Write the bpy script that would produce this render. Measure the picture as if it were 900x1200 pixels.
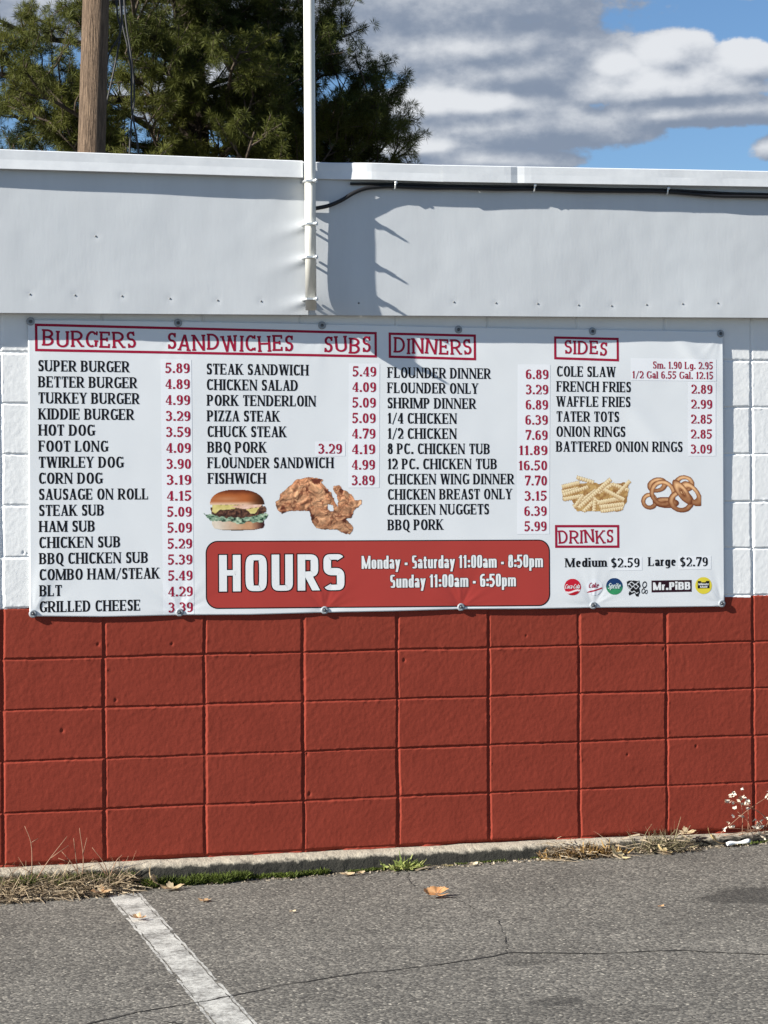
import bpy, math, random
import numpy as np
from mathutils import Vector, Quaternion

S = bpy.context.scene
for o in list(bpy.data.objects):
    bpy.data.objects.remove(o)
COL = S.collection
R = math.radians
rng = np.random.default_rng(11)
random.seed(5)

# ---------------------------------------------------------------- camera
cd = bpy.data.cameras.new('camera'); cam = bpy.data.objects.new('camera', cd); COL.objects.link(cam)
cam.rotation_mode = 'XYZ'
cam.rotation_euler = (R(89.852), R(0.307), R(-16.651))
CAM = np.array([-1.0941, -8.9252, 1.5014])
cam.location = CAM
cd.sensor_fit = 'VERTICAL'; cd.sensor_height = 36.0; cd.lens = 2632.2/1200*36
cd.clip_end = 3000
S.camera = cam
FWD = np.array([math.sin(R(16.651)), math.cos(R(16.651)), 0]); RGT = np.array([FWD[1], -FWD[0], 0])

# ---------------------------------------------------------------- exposure, sun, sky
EXPOSURE = 1.22
S.view_settings.view_transform = 'Standard'
S.view_settings.look = 'None'
S.view_settings.gamma = 1
S.view_settings.use_curve_mapping = False
S.view_settings.exposure = EXPOSURE
SUNV = Vector((4.37, 1.0, -2.42))
sl = bpy.data.lights.new('sun', 'SUN'); sl.energy = 5.0; sl.angle = R(0.5); sl.color = (1.0, .95, .86)
so = bpy.data.objects.new('sun', sl); COL.objects.link(so)
so.rotation_mode = 'QUATERNION'; so.rotation_quaternion = SUNV.to_track_quat('-Z', 'Y'); so.location = (-8, -4, 9)
SUN_EL = math.atan2(2.42, math.hypot(4.37, 1)); SUN_AZ = math.atan2(-4.37, -1.0) % (2*math.pi)

def nn(nt, typ, **kw):
    n = nt.nodes.new(typ)
    for k, v in kw.items(): setattr(n, k, v)
    return n
def lk(nt, a, b): nt.links.new(a, b)
def mth(nt, op, a, b=None, c=None, clamp=False):
    n = nt.nodes.new('ShaderNodeMath'); n.operation = op; n.use_clamp = clamp
    for i, v in enumerate((a, b, c)):
        if v is None: continue
        if isinstance(v, (int, float)): n.inputs[i].default_value = v
        else: nt.links.new(v, n.inputs[i])
    return n.outputs[0]
def mixc(nt, f, a, b):
    n = nt.nodes.new('ShaderNodeMix'); n.data_type = 'RGBA'
    for sock, v in ((n.inputs[0], f), (n.inputs[6], a), (n.inputs[7], b)):
        if isinstance(v, (int, float)): sock.default_value = v
        elif isinstance(v, (tuple, list)): sock.default_value = (*v[:3], 1)
        else: nt.links.new(v, sock)
    return n.outputs[2]

W = bpy.data.worlds.new('World'); S.world = W; W.use_nodes = True
nt = W.node_tree; nt.nodes.clear()
wout = nn(nt, 'ShaderNodeOutputWorld')
sky = nn(nt, 'ShaderNodeTexSky', sky_type='NISHITA', sun_disc=False)
sky.sun_elevation = SUN_EL; sky.sun_rotation = SUN_AZ
sky.air_density = 1.0; sky.dust_density = 0.0; sky.ozone_density = 6.0; sky.altitude = 200
bg = nn(nt, 'ShaderNodeBackground'); bg.inputs[1].default_value = 0.05
lk(nt, sky.outputs[0], bg.inputs[0])
# clouds: a density over azimuth / elevation (degrees), lit from the sun's side
tc = nn(nt, 'ShaderNodeTexCoord'); sx = nn(nt, 'ShaderNodeSeparateXYZ'); lk(nt, tc.outputs['Generated'], sx.inputs[0])
az = mth(nt, 'MULTIPLY', mth(nt, 'ARCTAN2', sx.outputs[0], sx.outputs[1]), 180/math.pi)
el = mth(nt, 'MULTIPLY', mth(nt, 'ARCSINE', sx.outputs[2]), 180/math.pi)
GREY = [  # az, el, half widths
    (20.2, 10.9, 3.6, 1.0), (20.0, 9.55, 4.4, .85), (24.6, 9.85, 3.6, .5),     (16.6, 12.7, 7.4, 1.75), (18.8, 11.5, 4.6, .85), (18.8, 8.75, 3.4, .55), (12.0, 10.4, 2.2, 1.0), (8.5, 12.6, 2.5, 1.1), (27.0, 8.9, 1.2, .4),
    (20, 16, 12, 2.2), (40, 12, 8, 2.5), (-10, 14, 9, 3), (-60, 20, 18, 5), (70, 18, 18, 4), (120, 24, 25, 7), (-150, 30, 30, 8), (170, 20, 20, 5)]
WHITE = [(23.6, 10.55, 3.7, .78), (23.9, 11.25, 1.25, .72), (25.9, 10.95, 1.2, .65), (22.6, 10.95, 1.2, .6), (18.9, 10.15, 3.4, .72), (26.3, 12.95, 1.2, .55), (28.5, 10.4, 2.5, .8), (17.6, 9.1, 2.2, .5)]
def cloud_density(nt, az, el):
    cx = nn(nt, 'ShaderNodeCombineXYZ'); lk(nt, az, cx.inputs[0]); lk(nt, mth(nt, 'MULTIPLY', el, 1.5), cx.inputs[1])
    n1 = nn(nt, 'ShaderNodeTexNoise', noise_dimensions='3D'); n1.inputs['Scale'].default_value = .62; n1.inputs['Detail'].default_value = 8; n1.inputs['Roughness'].default_value = .55
    lk(nt, cx.outputs[0], n1.inputs['Vector'])
    n2 = nn(nt, 'ShaderNodeTexNoise', noise_dimensions='3D'); n2.inputs['Scale'].default_value = 1.9; n2.inputs['Detail'].default_value = 6; n2.inputs['Roughness'].default_value = .6; lk(nt, cx.outputs[0], n2.inputs['Vector'])
    def blobs(lst):
        acc = None
        for a, e, ra, re in lst:
            dx = mth(nt, 'DIVIDE', mth(nt, 'SUBTRACT', az, a), ra); dy = mth(nt, 'DIVIDE', mth(nt, 'SUBTRACT', el, e), re)
            d = mth(nt, 'SUBTRACT', 1.0, mth(nt, 'SQRT', mth(nt, 'ADD', mth(nt, 'MULTIPLY', dx, dx), mth(nt, 'MULTIPLY', dy, dy))))
            acc = d if acc is None else mth(nt, 'SMOOTH_MAX', acc, d, .10)
        return mth(nt, 'MAXIMUM', acc, -.6)
    g, w = blobs(GREY), blobs(WHITE)
    acc = mth(nt, 'SMOOTH_MAX', g, w, .1)
    return mth(nt, 'ADD', mth(nt, 'MULTIPLY', acc, 1.0), mth(nt, 'ADD', mth(nt, 'MULTIPLY', mth(nt, 'SUBTRACT', n1.outputs[0], .5), 1.0), mth(nt, 'MULTIPLY', mth(nt, 'SUBTRACT', n2.outputs[0], .5), .42))), mth(nt, 'SUBTRACT', w, g, None)
D0, WB = cloud_density(nt, az, el)
D1, _ = cloud_density(nt, mth(nt, 'SUBTRACT', az, .22), mth(nt, 'ADD', el, .36))
wb = nn(nt, 'ShaderNodeMapRange', interpolation_type='SMOOTHSTEP'); lk(nt, WB, wb.inputs[0]); wb.inputs[1].default_value = -.35; wb.inputs[2].default_value = .45; wb.inputs[3].default_value = -.14; wb.inputs[4].default_value = .30
mr = nn(nt, 'ShaderNodeMapRange', interpolation_type='SMOOTHSTEP'); lk(nt, D0, mr.inputs[0]); mr.inputs[1].default_value = -.03; mr.inputs[2].default_value = .20
alpha = mth(nt, 'MULTIPLY', mr.outputs[0], .96)
cx2 = nn(nt, 'ShaderNodeCombineXYZ'); lk(nt, az, cx2.inputs[0]); lk(nt, mth(nt, 'MULTIPLY', el, 1.6), cx2.inputs[1])
nlow = nn(nt, 'ShaderNodeTexNoise'); nlow.inputs['Scale'].default_value = .30; nlow.inputs['Detail'].default_value = 4; lk(nt, cx2.outputs[0], nlow.inputs['Vector'])
lit = nn(nt, 'ShaderNodeMapRange', interpolation_type='SMOOTHSTEP')
lk(nt, mth(nt, 'ADD', wb.outputs[0], mth(nt, 'ADD', mth(nt, 'MULTIPLY', mth(nt, 'SUBTRACT', D0, D1), .8), mth(nt, 'MULTIPLY', mth(nt, 'SUBTRACT', nlow.outputs[0], .5), 1.0))), lit.inputs[0]); lit.inputs[1].default_value = -.42; lit.inputs[2].default_value = .58
ccol = mixc(nt, lit.outputs[0], (.24, .29, .38), (.80, .82, .85))
cbg = nn(nt, 'ShaderNodeBackground'); cbg.inputs[1].default_value = 1/2**EXPOSURE; lk(nt, ccol, cbg.inputs[0])
mx = nn(nt, 'ShaderNodeMixShader'); lk(nt, alpha, mx.inputs[0]); lk(nt, bg.outputs[0], mx.inputs[1]); lk(nt, cbg.outputs[0], mx.inputs[2])
lk(nt, mx.outputs[0], wout.inputs[0])

# ---------------------------------------------------------------- helpers
def srgb(*c): return tuple(((v/255)/12.92 if v/255 <= .04045 else (((v/255)+.055)/1.055)**2.4) for v in c)
def mat(name, col, rough=.6, var=.0, vscale=8., bump=0., bscale=60., bdist=.002, metal=0., spec=.5, col2=None, detail=4, stretch=None):
    m = bpy.data.materials.new(name); m.use_nodes = True; nt = m.node_tree
    p = nt.nodes['Principled BSDF']; p.inputs['Roughness'].default_value = rough; p.inputs['Metallic'].default_value = metal
    p.inputs['Specular IOR Level'].default_value = spec
    t = nn(nt, 'ShaderNodeNewGeometry'); vec = t.outputs['Position']
    if stretch:
        mp = nn(nt, 'ShaderNodeMapping'); mp.inputs['Scale'].default_value = stretch; lk(nt, vec, mp.inputs[0]); vec = mp.outputs[0]
    if var > 0:
        n = nn(nt, 'ShaderNodeTexNoise'); n.inputs['Scale'].default_value = vscale; n.inputs['Detail'].default_value = detail; n.inputs['Roughness'].default_value = .65
        lk(nt, vec, n.inputs['Vector'])
        r = nn(nt, 'ShaderNodeMapRange'); lk(nt, n.outputs[0], r.inputs[0]); r.inputs[1].default_value = .3; r.inputs[2].default_value = .7
        c2 = col2 if col2 else tuple(c*(1-var) for c in col)
        lk(nt, mixc(nt, r.outputs[0], c2, col), p.inputs['Base Color'])
    else: p.inputs['Base Color'].default_value = (*col, 1)
    if bump > 0:
        n2 = nn(nt, 'ShaderNodeTexNoise'); n2.inputs['Scale'].default_value = bscale; n2.inputs['Detail'].default_value = 3
        lk(nt, vec, n2.inputs['Vector'])
        b = nn(nt, 'ShaderNodeBump'); b.inputs['Strength'].default_value = bump; b.inputs['Distance'].default_value = bdist
        lk(nt, n2.outputs[0], b.inputs['Height']); lk(nt, b.outputs[0], p.inputs['Normal'])
    return m

def link(name, me, mats, parent=None, smooth=False, loc=None):
    if not isinstance(mats, (list, tuple)): mats = [mats]
    for m in mats: me.materials.append(m)
    o = bpy.data.objects.new(name, me); COL.objects.link(o)
    if parent is not None: o.parent = parent
    if loc is not None: o.location = loc
    if smooth:
        me.polygons.foreach_set('use_smooth', np.ones(len(me.polygons), dtype=bool))
    me.update()
    return o
def mesh(name, v, f, mats, parent=None, smooth=False, mi=None, loc=None):
    me = bpy.data.meshes.new(name)
    me.from_pydata([tuple(map(float, p)) for p in v], [], [tuple(map(int, q)) for q in f])
    o = link(name, me, mats, parent, smooth, loc)
    if mi is not None: me.polygons.foreach_set('material_index', np.asarray(mi, dtype=np.int32))
    return o
def fastmesh(name, V, F, mats, parent=None, smooth=False, vcol=None):
    """V (n,3) float, F (m,k) int, all faces with k corners"""
    V = np.ascontiguousarray(V, dtype=np.float32); F = np.ascontiguousarray(F, dtype=np.int32)
    me = bpy.data.meshes.new(name); k = F.shape[1]
    me.vertices.add(len(V)); me.vertices.foreach_set('co', V.ravel())
    me.loops.add(F.size); me.loops.foreach_set('vertex_index', F.ravel())
    me.polygons.add(len(F)); me.polygons.foreach_set('loop_start', np.arange(0, F.size, k, dtype=np.int32))
    try: me.polygons.foreach_set('loop_total', np.full(len(F), k, dtype=np.int32))
    except Exception: pass
    me.update(calc_edges=True)
    if vcol is not None:
        a = me.color_attributes.new('Col', 'FLOAT_COLOR', 'POINT')
        c = np.ones((len(V), 4), dtype=np.float32); c[:, :3] = vcol; a.data.foreach_set('color', c.ravel())
    return link(name, me, mats, parent, smooth)
def grid_faces(nx, ny, keep=None):
    i = np.arange(nx-1)[:, None]; j = np.arange(ny-1)[None, :]
    a = i*ny + j
    f = np.stack([a, a+ny, a+ny+1, a+1], -1).reshape(-1, 4)
    if keep is not None: f = f[keep.reshape(-1)]
    return f
def compact(V, F, C=None):
    u, inv = np.unique(F, return_inverse=True)
    F2 = inv.reshape(F.shape)
    return (V[u], F2) if C is None else (V[u], F2, C[u])
class MB:
    def __init__(s): s.v, s.f = [], []
    def add(s, v, f):
        n = len(s.v); s.v += [tuple(p) for p in v]; s.f += [tuple(i+n for i in q) for q in f]; return s
    def box(s, x0, x1, y0, y1, z0, z1):
        return s.add([(x0,y0,z0),(x1,y0,z0),(x1,y1,z0),(x0,y1,z0),(x0,y0,z1),(x1,y0,z1),(x1,y1,z1),(x0,y1,z1)],
                     [(0,3,2,1),(4,5,6,7),(0,1,5,4),(1,2,6,5),(2,3,7,6),(3,0,4,7)])
    def tube(s, pts, r, n=8, cap=True):
        pts = [Vector(p) for p in pts]; rs = r if isinstance(r, (list, tuple, np.ndarray)) else [r]*len(pts)
        vs = []; up = None
        for i, p in enumerate(pts):
            t = (pts[min(i+1, len(pts)-1)] - pts[max(i-1, 0)]).normalized()
            if up is None:
                up = Vector((0,0,1)) if abs(t.z) < .9 else Vector((0,1,0))
            a = (up - t*up.dot(t)).normalized(); up = a; b = t.cross(a)
            for k in range(n):
                th = 2*math.pi*k/n; vs.append(p + (a*math.cos(th) + b*math.sin(th))*float(rs[i]))
        fs = []
        for i in range(len(pts)-1):
            for k in range(n):
                fs.append((i*n+k, i*n+(k+1) % n, (i+1)*n+(k+1) % n, (i+1)*n+k))
        if cap:
            fs.append(tuple(range(n))[::-1]); fs.append(tuple((len(pts)-1)*n+k for k in range(n)))
        return s.add(vs, fs)
    def build(s, name, m, parent=None, smooth=False): return mesh(name, s.v, s.f, m, parent, smooth)
def tag(o, label=None, cat=None, group=None, kind=None):
    if label: o['label'] = label
    if cat: o['category'] = cat
    if group: o['group'] = group
    if kind: o['kind'] = kind
    return o
def thing(name, label, cat, loc=(0,0,0), group=None):
    o = bpy.data.objects.new(name, None); COL.objects.link(o); o.location = loc; o.empty_display_size = .1
    return tag(o, label, cat, group)
def reparent(o, p):
    o.parent = p; o.matrix_parent_inverse.identity()
    o.location = Vector(o.location) - Vector(p.location)

def vnoise(x, y, seed=0):
    """smooth value noise, -1..1"""
    x = np.asarray(x, float); y = np.asarray(y, float)
    xi = np.floor(x).astype(np.int64); yi = np.floor(y).astype(np.int64); fx = x-xi; fy = y-yi
    fx = fx*fx*(3-2*fx); fy = fy*fy*(3-2*fy)
    def h(a, b):
        n = (a*374761393 + b*668265263 + seed*1442695041) & 0x7fffffff
        n = ((n ^ (n >> 13))*1274126177) & 0x7fffffff
        return ((n ^ (n >> 16)) & 0xffff)/32767.5 - 1
    return (h(xi,yi)*(1-fx)+h(xi+1,yi)*fx)*(1-fy) + (h(xi,yi+1)*(1-fx)+h(xi+1,yi+1)*fx)*fy
def fbm(x, y, o=4, seed=0, g=.5):
    a = 1.; s = 0; t = 0
    for k in range(o):
        s = s + a*vnoise(x*2**k+k*17.3, y*2**k-k*9.1, seed+k); t += a; a *= g
    return s/t
def sstep(a, b, x):
    t = np.clip((x-a)/(b-a), 0, 1); return t*t*(3-2*t)

# ---------------------------------------------------------------- ground
def gz(x, y=0): return .008 + .018*4*np.tanh((np.asarray(x, float)-1.6)/4)
def asphalt_material():
    m = bpy.data.materials.new('asphalt'); m.use_nodes = True; nt = m.node_tree; p = nt.nodes['Principled BSDF']
    p.inputs['Roughness'].default_value = .88; p.inputs['Specular IOR Level'].default_value = .3
    g = nn(nt, 'ShaderNodeNewGeometry'); pos = g.outputs['Position']
    v = nn(nt, 'ShaderNodeTexVoronoi'); v.inputs['Scale'].default_value = 100; lk(nt, pos, v.inputs['Vector'])
    sp = nn(nt, 'ShaderNodeSeparateColor'); lk(nt, v.outputs['Color'], sp.inputs[0])
    n = nn(nt, 'ShaderNodeTexNoise'); n.inputs['Scale'].default_value = 42; n.inputs['Detail'].default_value = 5; n.inputs['Roughness'].default_value = .75; lk(nt, pos, n.inputs['Vector'])
    nl = nn(nt, 'ShaderNodeTexNoise'); nl.inputs['Scale'].default_value = 1.7; nl.inputs['Detail'].default_value = 4; lk(nt, pos, nl.inputs['Vector'])
    # stones: mostly grey, a few pale and a few dark
    cr = nn(nt, 'ShaderNodeValToRGB'); e = cr.color_ramp; e.elements[0].position = 0; e.elements[0].color = (.028, .027, .025, 1); e.elements[1].position = 1; e.elements[1].color = (.70, .65, .56, 1)
    for ps, c in ((.25, (.078, .075, .068)), (.6, (.146, .139, .124)), (.86, (.262, .247, .216))):
        q = e.elements.new(ps); q.color = (*c, 1)
    mxv = mth(nt, 'ADD', mth(nt, 'MULTIPLY', sp.outputs[0], .62), mth(nt, 'MULTIPLY', n.outputs[0], .44)); lk(nt, mth(nt, 'SUBTRACT', mxv, .05), cr.inputs[0])
    big = mth(nt, 'ADD', mth(nt, 'MULTIPLY', nl.outputs[0], .8), .44)
    sc = nn(nt, 'ShaderNodeVectorMath', operation='SCALE'); lk(nt, cr.outputs[0], sc.inputs[0]); lk(nt, big, sc.inputs['Scale'])
    col = sc.outputs[0]
    v2 = nn(nt, 'ShaderNodeTexVoronoi'); v2.inputs['Scale'].default_value = 80; lk(nt, pos, v2.inputs['Vector']); s2 = nn(nt, 'ShaderNodeSeparateColor'); lk(nt, v2.outputs['Color'], s2.inputs[0])
    near = mth(nt, 'LESS_THAN', v2.outputs['Distance'], .40)
    col = mixc(nt, mth(nt, 'MULTIPLY', mth(nt, 'GREATER_THAN', s2.outputs[0], .945), near), col, (.34, .32, .275)); col = mixc(nt, mth(nt, 'MULTIPLY', mth(nt, 'LESS_THAN', s2.outputs[0], .08), near), col, (.045, .043, .04))
    # oil / damp stains with a shape of their own
    xyz = nn(nt, 'ShaderNodeSeparateXYZ'); lk(nt, pos, xyz.inputs[0])
    ns = nn(nt, 'ShaderNodeTexNoise'); ns.inputs['Scale'].default_value = 7; ns.inputs['Detail'].default_value = 6; lk(nt, pos, ns.inputs['Vector'])
    st = None
    for cx, cy, rx, ry, k in ((2.72, -1.22, .27, .20, .62), (1.345, -2.58, .085, .07, .5), (1.46, -2.02, .09, .05, .35), (1.05, -1.6, .12, .05, .22), (.9, -3.4, .3, .2, .5), (-.6, -2.9, .35, .25, .5), (3.9, -3.1, .3, .3, .5)):
        dx = mth(nt, 'DIVIDE', mth(nt, 'SUBTRACT', xyz.outputs[0], cx), rx); dy = mth(nt, 'DIVIDE', mth(nt, 'SUBTRACT', xyz.outputs[1], cy), ry)
        d = mth(nt, 'SQRT', mth(nt, 'ADD', mth(nt, 'MULTIPLY', dx, dx), mth(nt, 'MULTIPLY', dy, dy)))
        d = mth(nt, 'ADD', d, mth(nt, 'MULTIPLY', mth(nt, 'SUBTRACT', ns.outputs[0], .5), 1.1))
        r = nn(nt, 'ShaderNodeMapRange', interpolation_type='SMOOTHSTEP'); lk(nt, d, r.inputs[0]); r.inputs[1].default_value = 1.1; r.inputs[2].default_value = .75; r.inputs[4].default_value = k
        st = r.outputs[0] if st is None else mth(nt, 'MAXIMUM', st, r.outputs[0])
    lk(nt, mixc(nt, st, col, (.018, .018, .017)), p.inputs['Base Color'])
    b = nn(nt, 'ShaderNodeBump'); b.inputs['Strength'].default_value = .5; b.inputs['Distance'].default_value = .005
    h = mth(nt, 'ADD', mth(nt, 'MULTIPLY', v.outputs['Distance'], -.9), n.outputs[0]); lk(nt, h, b.inputs['Height']); lk(nt, b.outputs[0], p.inputs['Normal'])
    return m
M_ASPH = asphalt_material()
def lines(*seg):
    out = []
    for a, b, n in seg: out += list(np.linspace(a, b, n, endpoint=False))
    return np.array(out + [seg[-1][1]])
gx = lines((-900, -60, 8), (-60, -8, 12), (-8, 12, 100), (12, 60, 12), (60, 900, 8))
gy = lines((-900, -60, 8), (-60, -8, 12), (-8, 1, 45), (1, 60, 14), (60, 900, 8))
X, Y = np.meshgrid(gx, gy, indexing='ij')
Zg = gz(X)+0*Y
o = fastmesh('asphalt_ground', np.stack([X, Y, Zg], -1).reshape(-1, 3), grid_faces(len(gx), len(gy)), M_ASPH, smooth=True)
tag(o, kind='structure')

# ---------------------------------------------------------------- painted parking line and cracks
def paint_material():
    m = bpy.data.materials.new('worn_white_paint'); m.use_nodes = True; nt = m.node_tree; p = nt.nodes['Principled BSDF']
    p.inputs['Roughness'].default_value = .8
    g = nn(nt, 'ShaderNodeNewGeometry'); pos = g.outputs['Position']
    n = nn(nt, 'ShaderNodeTexNoise'); n.inputs['Scale'].default_value = 55; n.inputs['Detail'].default_value = 6; n.inputs['Roughness'].default_value = .8; lk(nt, pos, n.inputs['Vector'])
    n3 = nn(nt, 'ShaderNodeTexNoise'); n3.inputs['Scale'].default_value = 9; n3.inputs['Detail'].default_value = 4; lk(nt, pos, n3.inputs['Vector'])
    s = mth(nt, 'ADD', mth(nt, 'MULTIPLY', n.outputs[0], .75), mth(nt, 'MULTIPLY', n3.outputs[0], .45))
    r = nn(nt, 'ShaderNodeMapRange'); lk(nt, s, r.inputs[0]); r.inputs[1].default_value = .46; r.inputs[2].default_value = .68
    lk(nt, mixc(nt, r.outputs[0], (.11, .107, .10), (.46, .46, .435)), p.inputs['Base Color'])
    b = nn(nt, 'ShaderNodeBump'); b.inputs['Strength'].default_value = .6; b.inputs['Distance'].default_value = .004; lk(nt, n.outputs[0], b.inputs['Height']); lk(nt, b.outputs[0], p.inputs['Normal'])
    return m
M_LINE = paint_material()
def ribbon(pts, wid, dz, wob=.0, seed=0, zf=None):
    """flat strip that follows the ground along pts (x, y)"""
    v = []; f = []; P = np.array(pts, float)
    for i in range(len(P)):
        t = P[min(i+1, len(P)-1)]-P[max(i-1, 0)]; t = t/np.linalg.norm(t); nrm = np.array([-t[1], t[0]])
        w = wid[i] if hasattr(wid, '__len__') else wid
        for k, sg in enumerate((-1, 1)):
            q = P[i]+nrm*sg*w/2+nrm*wob*vnoise(i*.7+k*50, seed*3.3, seed)
            v.append((q[0], q[1], float(gz(q[0]))+dz))
        if i: n = 2*i; f.append((n-2, n, n+1, n-1))
    return v, f
yy = np.linspace(-.20, -5.6, 200)
cx = .4395 + (yy+.22)*.0335
mb = MB()
v, f = ribbon(list(zip(cx, yy)), .100, .0009, .005, 1); mb.add(v, f)
for sgn, off in ((-1, .0590), (1, .0585)):
    k0 = 0
    while k0 < 190:
        k1 = k0 + int(rng.integers(14, 46)); seg = slice(k0, min(k1, 199))
        if k1-k0 > 3:
            v, f = ribbon(list(zip(cx[seg]+sgn*off, yy[seg])), .009, .0008, .004, k0+7); mb.add(v, f)
        k0 = k1 + int(rng.integers(1, 5))
o = mb.build('parking_line', M_LINE); tag(o, kind='structure')
M_CRACK = mat('crack_dirt', (.012, .012, .011), .95, .4, 30)
def densify(pts, step=.012, amp=.014, seed=0):
    P = np.array(pts, float); out = []
    for a, b in zip(P[:-1], P[1:]):
        n = max(2, int(np.linalg.norm(b-a)/step))
        for i in range(n): out.append(a+(b-a)*i/n)
    out.append(P[-1]); out = np.array(out); k = np.arange(len(out))
    out[:, 0] += amp*fbm(k*.13, k*0+seed, 3, seed); out[:, 1] += amp*fbm(k*.13, k*0+seed+9, 3, seed+5)
    return out
for pts, w0, sd in (
    ([(-1.6, -2.75), (-.7, -2.55), (-.078, -2.352), (.175, -2.225), (.375, -2.151), (.68, -2.021), (.952, -1.96), (1.192, -1.937), (1.458, -1.858), (1.715, -1.978), (1.994, -2.044), (2.222, -2.214), (2.9, -2.3), (4.2, -2.7)], .016, 1),
    ([(1.622, -.136), (1.53, -.519), (1.598, -.804), (1.598, -1.102)], .0045, 2),
    ([(1.602, -1.2), (1.612, -1.297), (1.525, -1.61), (1.45, -1.854)], .0038, 3),
    ([(.1, -2.3), (.35, -2.6), (.3, -3.4), (.6, -4.3)], .012, 4)):
    P = densify(pts, seed=sd); k = np.arange(len(P))
    w = w0*np.clip(.55+.75*fbm(k*.11, k*0, 3, sd+20), .12, 2)
    v, f = ribbon(P, w*.85, .0017, .002, sd)
    tag(mesh('asphalt_crack', v, f, M_CRACK), kind='structure')

# ---------------------------------------------------------------- the building
BLD = thing('block_building', 'low concrete block building painted red below and white above', 'building', (1.6, 0, 0))
BX0, BX1, BY1 = -4.2, 8.4, 9.0
M_RED = mat('red_wall_paint', (.252, .0440, .0275), .8, .14, 5, .3, 150, .001, spec=.08)
M_WHITE = mat('white_wall_paint', (.80, .815, .82), .65, .05, 6, .3, 150, .001, spec=.15)
M_PLAIN = mat('side_paint', (.74, .75, .75), .7, .1, 3, .4, 60, .002)
COLS = {1: -.002, 3: .006, 4: .004, 7: -.004}
PITS = [(.235, .615, .006), (.405, .60, .005), (.38, .955, .005), (2.98, .455, .005), (2.66, .43, .004), (2.83, .88, .004), (1.25, .32, .006), (1.24, .485, .006), (1.66, .86, .005), (.45, .73, .005), (.68, .95, .004), (2.2, .95, .003), (.085, 1.325, .004), (.1, 1.32, .004)]
def hsh(i, j, s): return vnoise(i*1.0, j*1.0, s)
def wall_patch(x0, x1, dx, z0, z1, dz):
    xs = np.arange(x0, x1+dx*.5, dx); zs = np.arange(z0, z1+dz*.5, dz); xs[-1] = x1
    if dx < .01:
        ex = [i*.4064+COLS.get(i, 0)+d for i in range(int(x0/.4064)-1, int(x1/.4064)+2) for d in np.arange(-.0165, .0166, .0013)]
        ez = [1.106-j*.2032+d for j in range(-7, 6) for d in np.arange(-.0125, .0126, .0014)]
        def merge(a, e, step, lo, hi):
            e = np.array([v for v in e if lo < v < hi]); a = np.array([v for v in a if np.min(np.abs(e-v)) > step*.8 or v in (lo, hi)]); return np.sort(np.concatenate([a, e]))
        xs = merge(xs, ex, .0013, xs[0], xs[-1]); zs = merge(zs, ez, .0014, zs[0], zs[-1])
    X, Z = np.meshgrid(xs, zs, indexing='ij')
    Zt = Z - .005*(Z-1.106)*(X-1.6)/1.6
    u = X/.4064; wv = (1.106-Zt)/.2032
    ci = np.rint(u).astype(int); ri = np.rint(wv).astype(int)
    off = np.zeros_like(X)
    for k, d in COLS.items(): off[ci == k] = d
    bi = np.floor(u).astype(int); bj = np.floor(wv).astype(int)
    dxj = np.abs(X - ci*.4064 - off + .0022*vnoise(Z*9, ci*7.7, 3) + .0018*hsh(ci, bj, 8))
    dzj = np.abs(Zt - (1.106-ri*.2032) + .0016*vnoise(X*8, ri*5.1, 4) + .0013*hsh(bi, ri, 9))
    hv = .0118 + .0022*vnoise(Z*5, ci*3.3, 5) + .0014*hsh(ci, bj, 12); hh = .0080 + .0015*vnoise(X*6, ri*4.4, 6)
    rag = .0022*fbm(X*70, Z*70, 2, 31)
    gv = .5+.5*np.cos(math.pi*np.clip((dxj+rag*.7)/hv, 0, 1)); gh = .5+.5*np.cos(math.pi*np.clip((dzj+rag*.7)/hh, 0, 1))
    dep = np.maximum(gv*(.0054+.0014*hsh(ci, bj, 21)), gh*(.0040+.001*hsh(bi, ri, 22)))
    fu = u-bi-.5; fw = wv-bj-.5
    face = .0011*hsh(bi, bj, 41) + .0012*fu*hsh(bi, bj, 42) + .0010*fw*hsh(bi, bj, 43)
    edge = np.minimum(dxj-hv, dzj-hh)
    lump = .0024*np.clip(fbm(X*48, Z*48, 2, 51)-.22, 0, 1)*np.exp(-np.clip(edge, 0, 1)/.007)
    tex = .00062*fbm(X*62, Z*62, 3, 61) + .0004*fbm(X*15, Z*15, 2, 71) + .0004*fbm(X*130, Z*95, 2, 81)
    tex = tex*np.where(Z > 1.106, .55, .8)
    dep = dep - face - lump - tex
    for px, pz, pr in PITS: dep += .0045*np.exp(-((X-px)**2+((Z-pz)*.8)**2)/pr**2)
    dep += .014*np.exp(-np.clip(Z-.086, 0, 1)/.005)*sstep(-.5, .3, fbm(X*9, X*0, 3, 2)+.35*np.abs(X-1.4)-.25)     # the paint stops ragged at the footing
    V = np.stack([X, dep, Z], -1).reshape(-1, 3)
    zc = (Z[:-1, :-1]+Z[1:, 1:])/2; xc = X[:-1, :-1]
    lim = 1.106 + .005*0 - .0015 + .0035*fbm(xc*30, xc*0, 3, 90) + np.where((xc > 3.12) & (xc < 3.24), -.007, 0)
    red = zc < lim
    return V, grid_faces(len(xs), len(zs), red), grid_faces(len(xs), len(zs), ~red)
low = []; up = []
Vs = []; n0 = 0
for x0, x1, dx, dz in ((BX0, -.4, .02, .0105), (-.4, 3.8, .004, .0042), (3.8, BX1, .02, .0105)):
    V, a, b = wall_patch(x0, x1, dx, -.05, 2.36, dz)
    Vs.append(V); low.append(a+n0); up.append(b+n0); n0 += len(V)
Vs = np.concatenate(Vs); Vs[:, 0] -= 1.6
for nm, F, m in (('lower_wall', np.concatenate(low), M_RED), ('upper_wall', np.concatenate(up), M_WHITE)):
    V2, F2 = compact(Vs, F); fastmesh(nm, V2, F2, m, BLD, smooth=True)
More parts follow.
